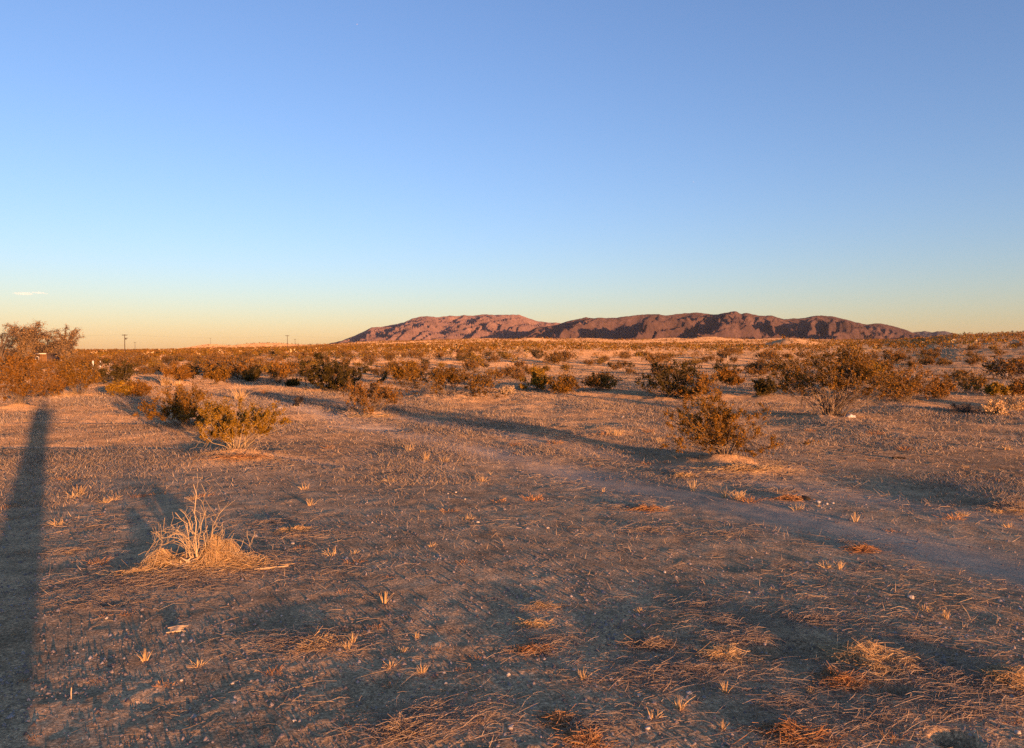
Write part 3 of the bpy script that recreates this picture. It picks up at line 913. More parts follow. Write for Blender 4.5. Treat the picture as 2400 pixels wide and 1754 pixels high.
def dry_grass():
    x1, y1, R1, r = polar_pts(130000, 5.0, 260, 31)
    x2, y2, R2, r2 = polar_pts(420000, 9, 70, 32)
    x, y, R_ = np.concatenate([x1, x2]), np.concatenate([y1, y2]), np.concatenate([R1, R2])
    f = .12 + .95 * sstep(-.1, .5, perlin(x / (1.6 + R_ * .06), y / (1.6 + R_ * .06), 64) + .35 * perlin(x / .9, y / .9, 65))
    q = (x - BERM0[0]) * .53 + (y - BERM0[1]) * .848
    f = f * (1 - .85 * np.exp(-((q - 3.2) / 2.0) ** 2)) * (1 - .93 * track_mask(x, y)) * (.22 + .78 * sstep(8, 19, R_))
    k = r.uniform(size=len(x)) < f
    x, y, R_ = x[k], y[k], R_[k]; n = len(x)
    hgt = r.uniform(.02, .06, n) * (1 + R_ / 40); wd = np.maximum(.0024, R_ * .00040) * (1 + 0 * R_)
    z = H(x, y)
    a = r.uniform(0, 2 * math.pi, n); b = r.uniform(0, 2 * math.pi, n)
    ln = r.uniform(.2, 2.2, n) * hgt
    t = np.stack([np.cos(b) * ln, np.sin(b) * ln, hgt], -1)
    s = np.stack([np.cos(a) * wd, np.sin(a) * wd, 0 * wd], -1)
    P = np.stack([x, y, z - .004], -1)
    V = np.stack([P - s, P + s, P + t], 1).reshape(-1, 3)
    tag(add('dry_grass', mesh_np('dry_grass', V, np.arange(len(V)).reshape(-1, 3)), M['straw_grey']), 'thin dry grass stubble over the sandy ground', kind='stuff')
    print('grass', n)


dry_grass()

STRAW_SPOTS = [  # u, v, radius m, strands : mats of fallen straw
 (420, 1345, .55, 900), (560, 1300, .5, 500), (300, 1365, .5, 500), (250, 1420, .45, 260), (160, 1290, .5, 160), (700, 1255, .45, 200), (640, 1225, .4, 200), (760, 1345, .5, 150),
 (1690, 1120, .9, 500), (1600, 1110, .7, 260), (1820, 1085, .7, 300), (1530, 1580, .32, 420), (1640, 1570, .4, 480), (1750, 1500, .4, 380), (1700, 1460, .4, 260), (1640, 1420, .4, 200),
 (1900, 1450, .45, 420), (2030, 1590, .4, 520), (2200, 1580, .45, 520), (2330, 1600, .4, 520), (2250, 1660, .35, 420), (2050, 1680, .4, 380), (1850, 1650, .4, 300), (1880, 1730, .3, 300), (2150, 1500, .4, 240),
 (1000, 1660, .3, 140), (950, 1710, .22, 220), (1120, 1690, .3, 160), (1390, 1700, .22, 160), (1270, 1500, .25, 120), (1250, 1430, .2, 70), (730, 1510, .28, 260), (690, 1500, .3, 160), (1260, 1525, .15, 90),
 (2390, 1170, .9, 350), (2230, 1140, 1., 200), (2010, 1060, 1., 260), (2130, 1030, 1.2, 300), (1380, 1020, 1., 300), (1130, 1010, 1., 300), (960, 1010, .8, 160), (900, 985, .9, 260),
 (545, 1070, .9, 260), (1960, 1000, 1.3, 340), (160, 935, 1.2, 160), (1450, 1190, .4, 120), (1840, 1150, .5, 200), (1520, 1240, .35, 120), (1700, 1250, .4, 90), (1990, 1270, .4, 90), (640, 1080, .6, 80)]


def strand_geo(x, y, r, ln0, ln1, lift, rad, K=4, az=None, zfun=None):
    n = len(x)
    a = r.uniform(0, 2 * math.pi, n) if az is None else az
    L = np.exp(r.uniform(math.log(ln0), math.log(ln1), n)) if np.isscalar(ln0) else r.uniform(ln0, ln1)
    curl = r.normal(0, .7, n)
    t = np.linspace(-.5, .5, K)[None, :]
    ang = a[:, None] + curl[:, None] * t
    st = np.stack([np.cos(ang), np.sin(ang)], -1) * (L[:, None, None] / K)
    P2 = np.cumsum(st, 1); P2 = P2 - P2.mean(1, keepdims=True) + np.stack([x, y], -1)[:, None]
    z = H(P2[..., 0], P2[..., 1])
    up = lift * r.uniform(0, 1, n)[:, None] ** 2 * (1 - (2 * t) ** 2 * r.uniform(.2, 1, n)[:, None]) + .002
    tilt = r.normal(0, .25, n)[:, None] * lift * 2 * t
    z = z + np.maximum(up + tilt, .0015)
    P = np.concatenate([P2, z[..., None]], -1)
    Rr = (rad * r.uniform(.6, 1.3, n))[:, None] * np.linspace(1, .55, K)[None, :]
    return tubes(P, Rr)


def straw_litter():
    r = np.random.default_rng(41)
    G = []
    x, y, R_, r2 = polar_pts(40000, 2.7, 16, 42)
    f = (.03 + .75 * patch(x, y)) * (.25 + .75 * np.maximum(sstep(6, 9, R_), sstep(.9, 1.6, x))) * (1 - .9 * track_mask(x, y)) * (.5 + .5 * sstep(2.5, 5, R_))
    k = r2.uniform(size=len(x)) < f * .8
    x, y, R_ = x[k], y[k], R_[k]
    G.append(strand_geo(x, y, r2, .05, .32, .025, np.maximum(.0009, R_ * .00026), K=3))
    for (u, v, rad, n) in STRAW_SPOTS:
        cx_, cy_ = pick(u, v)
        a = r.uniform(0, 2 * math.pi, n); q = np.abs(r.normal(0, .55, n)) * rad
        xs = cx_ + np.cos(a) * q * 1.35; ys = cy_ + np.sin(a) * q * .8
        dd = max(1., cy_ / 5.5)
        az_ = r.normal(r.uniform(-.3, .5), .75, n)
        G.append(strand_geo(xs, ys, r, .08, .34, .03, np.full(n, .0012 * dd), az=az_))
    V, Q = cat_geo(G)
    tag(add('straw_litter', mesh_np('straw_litter', V, Q), M['straw_grey']), 'loose fallen straw and twigs scattered over the ground', kind='stuff')
    print('straw', len(Q) * 2)


straw_litter()


def gravel():
    x, y, R_, r = polar_pts(46000, 2.6, 13, 51)
    f = (.35 + .65 * sstep(-.2, .4, perlin(x / .9, y / .9, 66) + .6 * perlin(x / 3, y / 3, 67))) * (1 - .75 * track_mask(x, y))
    k = r.uniform(size=len(x)) < f
    x, y, R_ = x[k], y[k], R_[k]; n = len(x)
    s = np.clip(r.lognormal(math.log(.0035), .5, n), .0018, .0105) * (1 + R_ * .07)
    O = np.array([(1, 0, -.6), (0, 1, -.6), (-1, 0, -.6), (0, -1, -.6), (.1, .1, 1)], float)
    Fo = np.array([(0, 1, 4), (1, 2, 4), (2, 3, 4), (3, 0, 4)])          # the half under the soil is left out
    a = r.uniform(0, 2 * math.pi, n)
    V = O[None] * (1 + r.normal(0, .22, (n, 5, 1))) * s[:, None, None] * np.stack([r.uniform(.8, 1.4, n), r.uniform(.7, 1.1, n), r.uniform(.55, .9, n)], -1)[:, None]
    c, sn = np.cos(a)[:, None], np.sin(a)[:, None]
    V = np.stack([V[..., 0] * c - V[..., 1] * sn, V[..., 0] * sn + V[..., 1] * c, V[..., 2]], -1)
    V = V + np.stack([x, y, H(x, y) + s * .5], -1)[:, None]
    Fc = (Fo[None] + (np.arange(n) * 5)[:, None, None]).reshape(-1, 3)
    tag(add('gravel', mesh_np('gravel', V.reshape(-1, 3), Fc), M['pebble']), 'fine pale grit and pebbles scattered over the bare ground', kind='stuff')
    print('gravel', n)


gravel()


# ------------------------------------------------------------------ single grass tufts
def tuft_mesh(seed, n, h, spread, lean=.5, rad=.0011, K=4, name='blades'):
    r = np.random.default_rng(seed)
    a = r.uniform(0, 2 * math.pi, n); b = r.uniform(0, spread, n)
    P0 = np.stack([np.cos(a) * b, np.sin(a) * b, np.full(n, -.01)], -1)
    hh = h * r.uniform(.45, 1, n); ln = hh * np.abs(r.normal(0, lean, n)); a2 = a + r.normal(0, .6, n)
    t = np.linspace(0, 1, K)[None, :, None]
    D = np.stack([np.cos(a2) * ln, np.sin(a2) * ln, np.zeros(n)], -1)
    P = P0[:, None] + D[:, None] * t ** 1.6 + np.array([0, 0, 1.])[None, None] * (hh[:, None, None] * (t - .12 * t * t * (ln / (hh + 1e-6))[:, None, None]))
    R_ = rad * r.uniform(.7, 1.4, n)[:, None] * np.linspace(1.1, .35, K)[None, :]
    return mesh_np(name, *tubes(P, R_))


TUFT = []
for i in range(9):
    n, h, sp, ln = [(30, .036, .018, .6), (26, .055, .014, .4), (38, .026, .035, .8), (24, .042, .02, .7), (44, .030, .032, .8), (18, .065, .01, .35), (36, .022, .028, .9), (28, .045, .025, .7), (50, .036, .035, .8)][i]
    TUFT.append(tuft_mesh(700 + i, n, h, sp, ln, .0016))
T_MAT = ['straw', 'straw', 'straw_red', 'straw', 'straw_red', 'straw', 'straw_red', 'straw', 'straw_red']
for i in range(9): TUFT[i].materials.append(M[T_MAT[i]])

TUFT_PX = [(185, 1158, 1), (173, 1166, 3), (265, 1172, 3), (246, 1178, 0), (325, 1164, 4), (455, 1171, 0), (140, 1231, 3), (60, 1295, 2), (480, 1163, 2), (20, 1190, 4), (340, 1550, 5), (230, 1320, 8), (640, 1575, 8), (385, 1605, 4), (465, 1560, 3),
           (900, 1415, 5), (827, 1318, 4), (705, 1285, 6), (780, 1301, 3), (815, 1521, 1), (828, 1508, 5), (942, 1525, 0), (915, 1565, 3), (912, 1604, 4), (989, 1578, 1), (1090, 1570, 6), (1308, 1688, 7), (1050, 1198, 4), (1098, 1217, 3),
           (1500, 1436, 0), (1517, 1086, 4), (1558, 1083, 6), (1623, 1148, 5), (1698, 1163, 1), (1725, 1168, 1), (1738, 1167, 1), (1758, 1173, 8), (1835, 1193, 1), (1870, 1192, 3), (1895, 1208, 0), (2005, 1220, 5), (1996, 1246, 4), (2092, 1250, 3), (2232, 1214, 8), (2335, 1200, 7), (2258, 1205, 0), (2362, 1234, 3), (1940, 1330, 3), (1968, 1335, 5), (2090, 1240, 6),
           (1592, 1662, 1), (1528, 1683, 3), (1700, 1625, 5), (1366, 1590, 1), (1355, 1535, 6), (2167, 1430, 7), (2218, 1450, 5), (1995, 1720, 6), (2090, 1735, 8), (2380, 1690, 2), (1115, 1545, 6), (1025, 1520, 6), (300, 1440, 6), (880, 1470, 6), (1010, 1590, 6),
           (960, 1058, 1), (1000, 1080, 5), (1040, 1082, 0), (770, 1052, 4), (1130, 1128, 0), (1250, 1172, 8), (1170, 1175, 6), (1300, 1040, 8), (1210, 1045, 8), (1415, 1020, 8), (1520, 1015, 8), (2050, 1020, 8), (1900, 1010, 8), (2120, 1055, 8), (2360, 1055, 7)]


def tuft_region(u, v):
    a = 'left' if u < 600 else 'centre left' if u < 1150 else 'centre right' if u < 1750 else 'right'
    b = 'lower ' if v > 1450 else 'middle ' if v > 1180 else 'far '
    return b + a + ' clearing'


TK = ['short straw tuft', 'upright pale straw tuft', 'flat russet tuft', 'small splayed straw tuft', 'low reddish clump of dry stalks', 'thin tall straw sprig', 'tiny reddish rosette of dry stalks', 'leaning straw tuft', 'bristly reddish straw tuft']
r_ = np.random.default_rng(77)
tl = [(u, v, k, r_.uniform(1.0, 1.35)) for (u, v, k) in TUFT_PX]
while len(tl) < 165:
    v = 1000 + 740 * r_.uniform() ** 1.1; u = r_.uniform(5, 2395)
    x, y = ray(u, v)[0] * 0, 0
    k = int(r_.choice(9, p=[.12, .07, .15, .12, .14, .06, .2, .06, .08]))
    tl.append((u, v, k, .35 + .7 * r_.uniform() ** 1.8))
for (u, v, k, sc) in tl:
    x, y = pick(u, v)
    if track_mask(x, y) > .55 and v < 1500: continue
    s = 1.3 * sc * min(1.9, max(.8, y / 5.0))
    o = add('grass_tuft', TUFT[k], None)
    o.location = (x, y, float(H(x, y)) - .002); o.rotation_euler = (0, 0, float(r_.uniform(0, 6.28))); o.scale = (s, s, s)
    rg = tuft_region(u, v)
    tag(o, TK[k] + ' on the gravel of the ' + rg, 'grass tuft', TK[k] + 's, ' + rg)

# taller yellow grass by the left bushes, pale straw bushes and the dead bush at right
for (u, vb, vt, n, sp, mt, lb) in ((562, 937, 906, 90, .16, 'straw', 'tall pale yellow grass clump right of the broad grey-brown bush'), (390, 903, 879, 90, .25, 'straw', 'bright yellow grass clump left of the olive bush on the plain'),
                                   (414, 905, 890, 60, .2, 'straw', 'smaller yellow grass clump just right of the bright yellow clump'), (620, 926, 912, 60, .14, 'straw_red', 'small red-brown grass clump at the edge of the road bank'),
                                   (1545, 1035, 1021, 70, .12, 'straw', 'fuzzy straw clump beside the shadow left of the mound bush'), (1440, 1020, 1005, 70, .16, 'straw', 'low straw clump on the lit sand behind the long shadow')):
    x, y = pick(u, vb); h = (vb - vt) / F * y
    o = add('grass_clump', tuft_mesh(int(u), n, h * 1.1, sp, .4, max(.0016, y * .00025)), M[mt])
    o.location = (x, y, float(H(x, y)) - .004); tag(o, lb, 'grass clump')
for (u, vb, ul, ur, vt, mt, lb) in ((2333, 974, 2312, 2354, 938, 'straw', 'small pale straw bush beside the grey dead branches at right'), (2385, 960, 2342, 2440, 924, 'straw', 'broad pale straw bush cut by the right edge'),
                                    (1186, 927, 1170, 1208, 907, 'straw_grey', 'small grey dry bush right of the wide tangled bush')):
    x, y = pick(u, vb); w = (ur - ul) / F * y; h = (vb - vt) / F * y
    g = bush_geo(int(u), w, h, 'dense', y, 2600, .04)
    bush_obj('dry_bush', (x, y, float(H(x, y)) - .01), g, mt, 'straw', lb)
x, y = pick(2268, 966)
bush_obj('dead_bush', (x, y, float(H(x, y)) - .01), bush_geo(911, .95, .26, 'dead', y, 0, .1), None, 'stem_dark', 'flattened dead bush of dark grey branches left of the pale straw bushes', arch_mat='stem_dark')
x, y = pick(701, 946)
bush_obj('dead_bush', (x, y, float(H(x, y)) - .01), bush_geo(912, .3, .26, 'vase', y, 0, .1), None, 'stem_dark', 'little bare twig plant behind the black lump')


# ------------------------------------------------------------------ straw heaps
def heap_mesh(seed, w, d, h, n, rad=.0013, ln=.16):
    r = np.random.default_rng(seed)
    a = r.uniform(0, 2 * math.pi, n); q = np.abs(r.normal(0, .5, n))
    x = np.cos(a) * q * w / 2; y = np.sin(a) * q * d / 2
    K = 4; t = np.linspace(-.5, .5, K)[None, :]
    az_ = r.uniform(0, 2 * math.pi, n); L = ln * r.uniform(.5, 1.6, n)
    ang = az_[:, None] + r.normal(0, 1.6, n)[:, None] * t
    st = np.stack([np.cos(ang), np.sin(ang)], -1) * (L / K)[:, None, None]
    P2 = np.cumsum(st, 1); P2 = P2 - P2.mean(1, keepdims=True) + np.stack([x, y], -1)[:, None]
    e = (P2[..., 0] / (w / 2)) ** 2 + (P2[..., 1] / (d / 2)) ** 2
    sc_ = max(w, d) * .28
    lum = .35 + .95 * sstep(-.45, .5, perlin(P2[..., 0] / sc_ + seed, P2[..., 1] / sc_, seed))
    top = .72 * h * np.clip(1 - e, 0, 1) ** .7 * lum
    tl_ = r.normal(0, .16, n)[:, None] * t * L[:, None]
    z = np.maximum(top * (r.uniform(0, 1, n)[:, None] ** .6) + tl_, .002) + np.abs(r.normal(0, .006, (n, K)))
    P = np.concatenate([P2, z[..., None]], -1)
    return mesh_np('straw', *tubes(P, rad * r.uniform(.6, 1.4, n)[:, None] * np.linspace(1, .6, K)[None, :]))


for i, (u, v, w, d, h, n, mt, lb) in enumerate((
 (2040, 1550, .46, .50, .065, 1000, 'straw', 'large bright orange heap of straw at lower right beside the dark hollow'),
 (1975, 1600, .3, .25, .06, 260, 'straw_red', 'low reddish straw spill in front of the large bright straw heap'),
 (1690, 1540, .30, .24, .05, 300, 'straw', 'flat tangle of straw left of the dark hollow at lower right'),
 (1520, 1512, .36, .22, .05, 240, 'straw_grey', 'brown tangle of dry stalks at lower centre right'),
 (1860, 1728, .36, .26, .05, 420, 'straw_red', 'reddish heap of dry stalks at the bottom edge right of centre'),
 (1365, 1738, .20, .14, .03, 260, 'straw_red', 'small russet heap of stalks at the bottom edge, centre right'),
 (1308, 1690, .14, .12, .035, 160, 'straw_red', 'spiky russet stalk heap above the bottom edge at centre'),
 (740, 1508, .26, .24, .03, 300, 'straw', 'matted straw heap beside two upright tufts at lower centre left'),
 (940, 1712, .30, .22, .05, 240, 'straw_grey', 'dark grey spread of thin twigs at the bottom edge, centre left'),
 (1250, 1525, .22, .12, .035, 150, 'straw_red', 'small reddish mat of stalks left of the bare gravel at lower centre'),
 (1245, 1465, .22, .12, .04, 140, 'straw', 'pale loop of curled stalks at lower centre'),
 (1270, 1422, .18, .1, .035, 110, 'straw', 'small pale straw mat below the open gravel at centre'),
 (2370, 1600, .4, .36, .07, 600, 'straw', 'straw heap cut by the right edge low in the view'),
 (2380, 1190, .6, .45, .06, 700, 'straw_grey', 'wide dull straw mound at the right edge'),
 (1515, 1195, .4, .25, .05, 200, 'straw_red', 'brown stalk mat below the long shadow at centre right'),
 (1850, 1170, .4, .25, .06, 220, 'straw_red', 'brown stalk mat beside the small black lump'),
 (1600, 1118, .4, .3, .07, 220, 'straw', 'broken branch and straw pile left below the mound bush'),
 (1745, 1098, 1.3, .75, .05, 1000, 'straw', 'wide skirt of orange straw and leaf litter in front of the mound bush'),
 (560, 1072, .9, .5, .04, 700, 'straw_red', 'reddish leaf litter around the foot of the golden bush'),
 (870, 975, 1.1, .8, .05, 800, 'straw', 'straw litter on the sandy mound of the russet bush'),
 (690, 1245, .35, .2, .05, 220, 'straw', 'bright straw spill right of the dry shrub clump'),
 (335, 1345, .5, .25, .06, 320, 'straw', 'spread of fallen straw left below the dry shrub clump'),
 (2020, 1290, .3, .2, .05, 150, 'straw_red', 'small reddish stalk mat at middle right'))):
    x, y = pick(u, v)
    o = add('straw_heap', heap_mesh(800 + i, w, d, h, n, .0013 * max(1, y / 5)), M[mt])
    o.location = (x, y, float(H1(x, y)) - .005); tag(o, lb, 'straw')


# the dry shrub clump at lower left
def dry_shrub():
    x, y = pick(462, 1322); z = float(H(x, y))
    e = empty('dry_shrub', (x, y, z - .01), 'dry shrub clump of bare pale stems and straw at lower left', 'shrub')
    r = np.random.default_rng(61)

    def bez(P0, P1, P2, P3, K=9):
        t = np.linspace(0, 1, K)[:, None]
        return np.array(P0) * (1 - t) ** 3 + 3 * np.array(P1) * t * (1 - t) ** 2 + 3 * np.array(P2) * t * t * (1 - t) + np.array(P3) * t ** 3
    up, ra = [], []
    for (bx, tx, tz, sway) in ((.02, -.10, .44, -.02), (.03, .02, .62, -.04), (.04, .16, .61, .10), (.05, .24, .46, .04), (0, -.14, .40, -.08), (.06, .20, .38, .05), (.02, .10, .42, .0), (-.02, -.05, .33, .03), (.05, .10, .30, .06), (.07, .30, .30, .1), (.0, -.2, .28, -.05)):
        yy = r.normal(0, .05)
        up.append(bez((bx, yy * .3, -.02), (bx + sway * 1.6, yy * .5, tz * .35), (bx + (tx - bx) * .4 - sway, yy, tz * .7), (tx, yy * 1.5, tz)) + r.normal(0, .007, (9, 3))); ra.append(.0036 * r.uniform(.6, 1.3))
    for (tx, top) in ((-.32, .26), (-.36, .22), (-.28, .20), (-.22, .27), (.30, .16), (.36, .12), (-.40, .14), (.22, .2), (-.18, .18), (.44, .08), (-.3, .3), (.15, -.0)):
        yy = r.normal(0, .12)
        up.append(bez((r.normal(0, .03), 0, -.02), (tx * .2, yy * .3, top * 1.25), (tx * .85, yy, top * 1.3), (tx * 1.15, yy * 1.2, .015)) + r.normal(0, .004, (9, 3))); ra.append(.0030 * r.uniform(.6, 1.2))
    P = np.array(up); P[:, :, 2] = np.maximum(P[:, :, 2], -.02)
    Rr = np.array(ra)[:, None] * np.linspace(1.15, .5, 9)[None, :]
    add('bare_stems', mesh_np('bare_stems', *tubes(P, Rr, 5), smooth=True), M['stem_pale'], e)
    # twigs
    n = 260
    i = r.integers(0, len(P), n); k = r.integers(2, 8, n)
    d = r.normal(size=(n, 3)) + np.array([0, 0, .5]); d /= np.linalg.norm(d, axis=1, keepdims=True)
    t = np.linspace(0, 1, 4)[None, :, None]
    Q = P[i, k][:, None] + d[:, None] * t * r.uniform(.05, .16, n)[:, None, None] + r.normal(0, .006, (n, 4, 3)) * (t > 0)
    Q[:, :, 2] = np.maximum(Q[:, :, 2], .006)
    add('twigs', mesh_np('twigs', *tubes(Q, np.full((n, 4), .0013))), M['stem_pale'], e)
    # straw bunches: a round bunch at right, a draped one at left
    for (ox, oy, w, d_, h, nn) in ((.15, .03, .38, .32, .24, 1200), (-.22, -.02, .42, .3, .13, 450), (.34, 0, .55, .36, .07, 420), (-.02, -.06, .9, .4, .05, 500)):
        s = add('straw', heap_mesh(int(900 + nn), w, d_, h, nn, .0013, .17), M['straw'], e); s.location = (ox, oy, 0); s['kind'] = 'stuff'
    # splintered root crown
    G = []
    for k in range(14):
        a = r.uniform(0, 6.28); l = r.uniform(.05, .12)
        p0 = np.array([r.normal(-.06, .05), r.normal(-.03, .03), 0]); p1 = p0 + np.array([math.cos(a) * l, math.sin(a) * l * .6, r.uniform(.01, .07)])
        G.append(tubes(np.stack([p0, (p0 + p1) / 2 + r.normal(0, .006, 3), p1])[None], np.array([[.010, .012, .003]]), 4))
    add('root_crown', mesh_np('root_crown', *cat_geo(G)), M['wood_bleached'], e)


dry_shrub()

# ------------------------------------------------------------------ stones, chips, litter
STONES = [(1191, 1584, .013, 'stone', 'pale yellow stone alone on bare gravel at lower centre'), (1197, 1707, .013, 'stone_white', 'white stone near the bottom edge, left of the spiky stalk heap'),
          (1346, 1572, .011, 'stone', 'cream stone right of the pale yellow stone'), (686, 1276, .019, 'stone', 'round orange-lit stone right of the dry shrub clump'), (1284, 1239, .018, 'stone', 'pale stone on open gravel in the centre'),
          (1918, 1179, .028, 'stone_white', 'round white stone right of the small black lump'), (1938, 1182, .02, 'stone_white', 'flat white stone chip next to the round white stone'), (1952, 1180, .016, 'stone_white', 'rightmost white chip beside the round white stone'),
          (1518, 1709, .014, 'stone_white', 'grey-white stone near the bottom edge, centre right'), (1615, 1628, .018, 'stone', 'tan stone below the tangled straw at lower centre right'), (1497, 1631, .012, 'stone', 'yellowish stone left of the tan stone'),
          (1754, 1391, .013, 'stone', 'flat pale stone in the shade above the lower right straw'), (1558, 1342, .012, 'stone_white', 'small white pebble on grey ground at centre right'), (2135, 1403, .022, 'stone', 'dark-shadowed pale stone right of centre'),
          (933, 1543, .010, 'stone', 'cream pebble beside the mat of straw at lower centre left'), (990, 1488, .010, 'stone', 'tan pebble left of the curled stalks'), (1040, 1578, .012, 'stone', 'tan pebble among the tiny rosettes at lower centre'),
          (1045, 1605, .011, 'stone', 'grey-tan pebble below the tan pebble at lower centre'), (1400, 1668, .010, 'stone', 'small pale stone left of the bottom stalk heaps'), (1432, 1596, .012, 'stone', 'orange-lit stone left of the brown stalk tangle'),
          (1450, 1598, .010, 'stone', 'second orange-lit stone just right of the first'), (1290, 1695, .010, 'stone_white', 'white pebble left of the spiky russet stalks'), (1120, 1225, .02, 'stone_white', 'whitish stone on the gravel patch in the middle'),
          (1068, 1155, .016, 'stone_white', 'tiny white stone on the gravel patch farther up'), (1050, 1158, .014, 'stone', 'pale stone left of the tiny white stone'), (1090, 1172, .013, 'stone', 'beige stone on the middle gravel patch'),
          (690, 1690, .010, 'stone_white', 'white pebble at lower left'), (425, 1596, .010, 'stone_white', 'white pebble below the upright tuft at lower left'), (545, 1603, .009, 'stone_white', 'chalky chip at lower left centre'),
          (660, 1445, .010, 'stone', 'pale pebble right of the bleached wood piece'), (250, 1450, .011, 'stone_white', 'white chip left of the bleached wood piece'), (1460, 980, .04, 'stone', 'small pale stone behind the long shadow'),
          (2150, 1720, .010, 'stone', 'stone left of the burrow at the lower right corner'), (2060, 1738, .012, 'stone', 'pale stone on the bottom edge left of the burrow'), (2385, 1720, .016, 'stone', 'pale stone at the lower right corner')]
STONE_ME = {}
for i in range(6):
    for mt in ('stone', 'stone_white'):
        rs = np.random.default_rng(40 + i)
        me = mesh_np('stone', *blob(rs, 1, .22, (1, rs.uniform(.7, .95), rs.uniform(.55, .8))))
        me.materials.append(M[mt]); STONE_ME[(i, mt)] = me
for i, (u, v, s, mt, lb) in enumerate(STONES):
    x, y = pick(u, v)
    o = add('stone', STONE_ME[(i % 6, mt)]); o.location = (x, y, float(H(x, y)) + s * .35); o.scale = (s, s, s); o.rotation_euler = (0, 0, i * 1.7)
    tag(o, lb, 'stone')


def lump(name, u, v, s, sq, mt, lb, cat, seed, sub=2, rough=.3, rz=0):
    x, y = pick(u, v); r = np.random.default_rng(seed)
    V, Fc = blob(r, sub, rough, sq)
    o = add(name, mesh_np(name, V * s, Fc), M[mt]); o.location = (x, y, float(H(x, y)) + s * sq[2] * .45); o.rotation_euler = (0, 0, rz)
    return tag(o, lb, cat)


lump('black_rock', 694, 951, .10, (1.05, .8, .7), 'stone_dark', 'black rounded lump on the shaded sand left of the russet mound bush', 'rock', 3)
lump('black_rock', 1886, 1171, .05, (1.2, .8, .62), 'stone_dark', 'small black lump behind the brown stalk mat at right', 'rock', 4)
lump('crumpled_bag', 1992, 979, .10, (1.2, .8, .62), 'plastic_white', 'crumpled white litter at the foot of the tallest creosote bush', 'litter', 5, 2, .45)
lump('stone_slab', 656, 959, .07, (1.2, .9, .5), 'stone', 'brown stone with dark shaded side below the black lump', 'rock', 6)


def stick(name, pts, rad, mt, lb, cat, sides=6):
    P = np.array(pts, float)[None]
    K = P.shape[1]
    V, Q = tubes(P, (rad * np.linspace(1, .8, K))[None], sides)
    i = np.arange(sides)
    o = add(name, mesh_np(name, V, Q, True), M[mt])
    return tag(o, lb, cat)


x, y = pick(167, 1640); z = float(H(x, y))
stick('stick', [(x, y, z - .01), (x, y, z + .03), (x + .002, y, z + .055)], .003, 'wood_bleached', 'upright pale stick stuck in the shaded ground at lower left', 'stick')
x, y = pick(2107, 1076); z = float(H(x, y))
stick('stick', [(x - .09, y + .02, z + .015), (x, y, z + .022), (x + .09, y - .01, z + .014)], .02, 'stone_dark', 'short dark piece of wood lying on the lit straw at right', 'stick')
x, y = pick(630, 1335); z = float(H(x, y))
stick('stick', [(x - .10, y - .02, z + .008), (x - .02, y, z + .012), (x + .06, y + .03, z + .01), (x + .12, y + .08, z + .006)], .006, 'stem_pale', 'curved pale twig on the ground right of the dry shrub clump', 'stick')
x, y = pick(1630, 1112); z = float(H(x, y))
stick('stick', [(x - .2, y - .05, z + .01), (x - .1, y - .03, z + .03), (x + .02, y, z + .02), (x + .12, y + .06, z + .05), (x + .26, y + .05, z + .04)], .009, 'wood_grey', 'pale broken branch lying left below the mound bush', 'stick')
x, y = pick(415, 1482); z = float(H(x, y))
G = []
r_ = np.random.default_rng(15)
for k in range(5):
    a = r_.uniform(-.5, .5); l = r_.uniform(.035, .06)
    G.append(tubes(np.array([[(-l, k * .008 - .016, .004 + k * .004), (0, k * .008 - .012, .012 + k * .004), (l, k * .008 - .016 + a * .02, .012 + k * .005)]]), np.array([[.004, .008, .002]]), 4))
o = add('wood_chip', mesh_np('wood_chip', *cat_geo(G)), M['wood_bleached']); o.location = (x, y, z); tag(o, 'splintered bleached wood piece glowing orange at lower left', 'wood')
x, y = pick(340, 1556); z = float(H(x, y))

# posts
x, y = (218 - CX) / F * 60, 60.; z = float(H(x, y))
stick('fence_post', [(x, y, z - .1), (x, y, 1.05)], .07, 'paint_white', 'taller white post standing in the scrub at left', 'post')
x, y = (235 - CX) / F * 66, 66.; z = float(H(x, y))
stick('fence_post', [(x, y, z - .1), (x, y, .98)], .05, 'paint_white', 'shorter white post just right of the taller white post', 'post')
x, y = pick(717, 916); z = float(H(x, y))
stick('metal_post', [(x, y, z - .1), (x, y, z + .35), (x, y, z + .72)], .028, 'metal_dark', 'thin dark post at the left side of the large dark green bush', 'post')
x, y = pick(1705, 872); z = float(H(x, y))
stick('wooden_stake', [(x, y, z - .1), (x + .01, y, z + 1.35)], .04, 'wood_bleached', 'slim pale stake standing on the slope behind the dark twiggy bush', 'post')


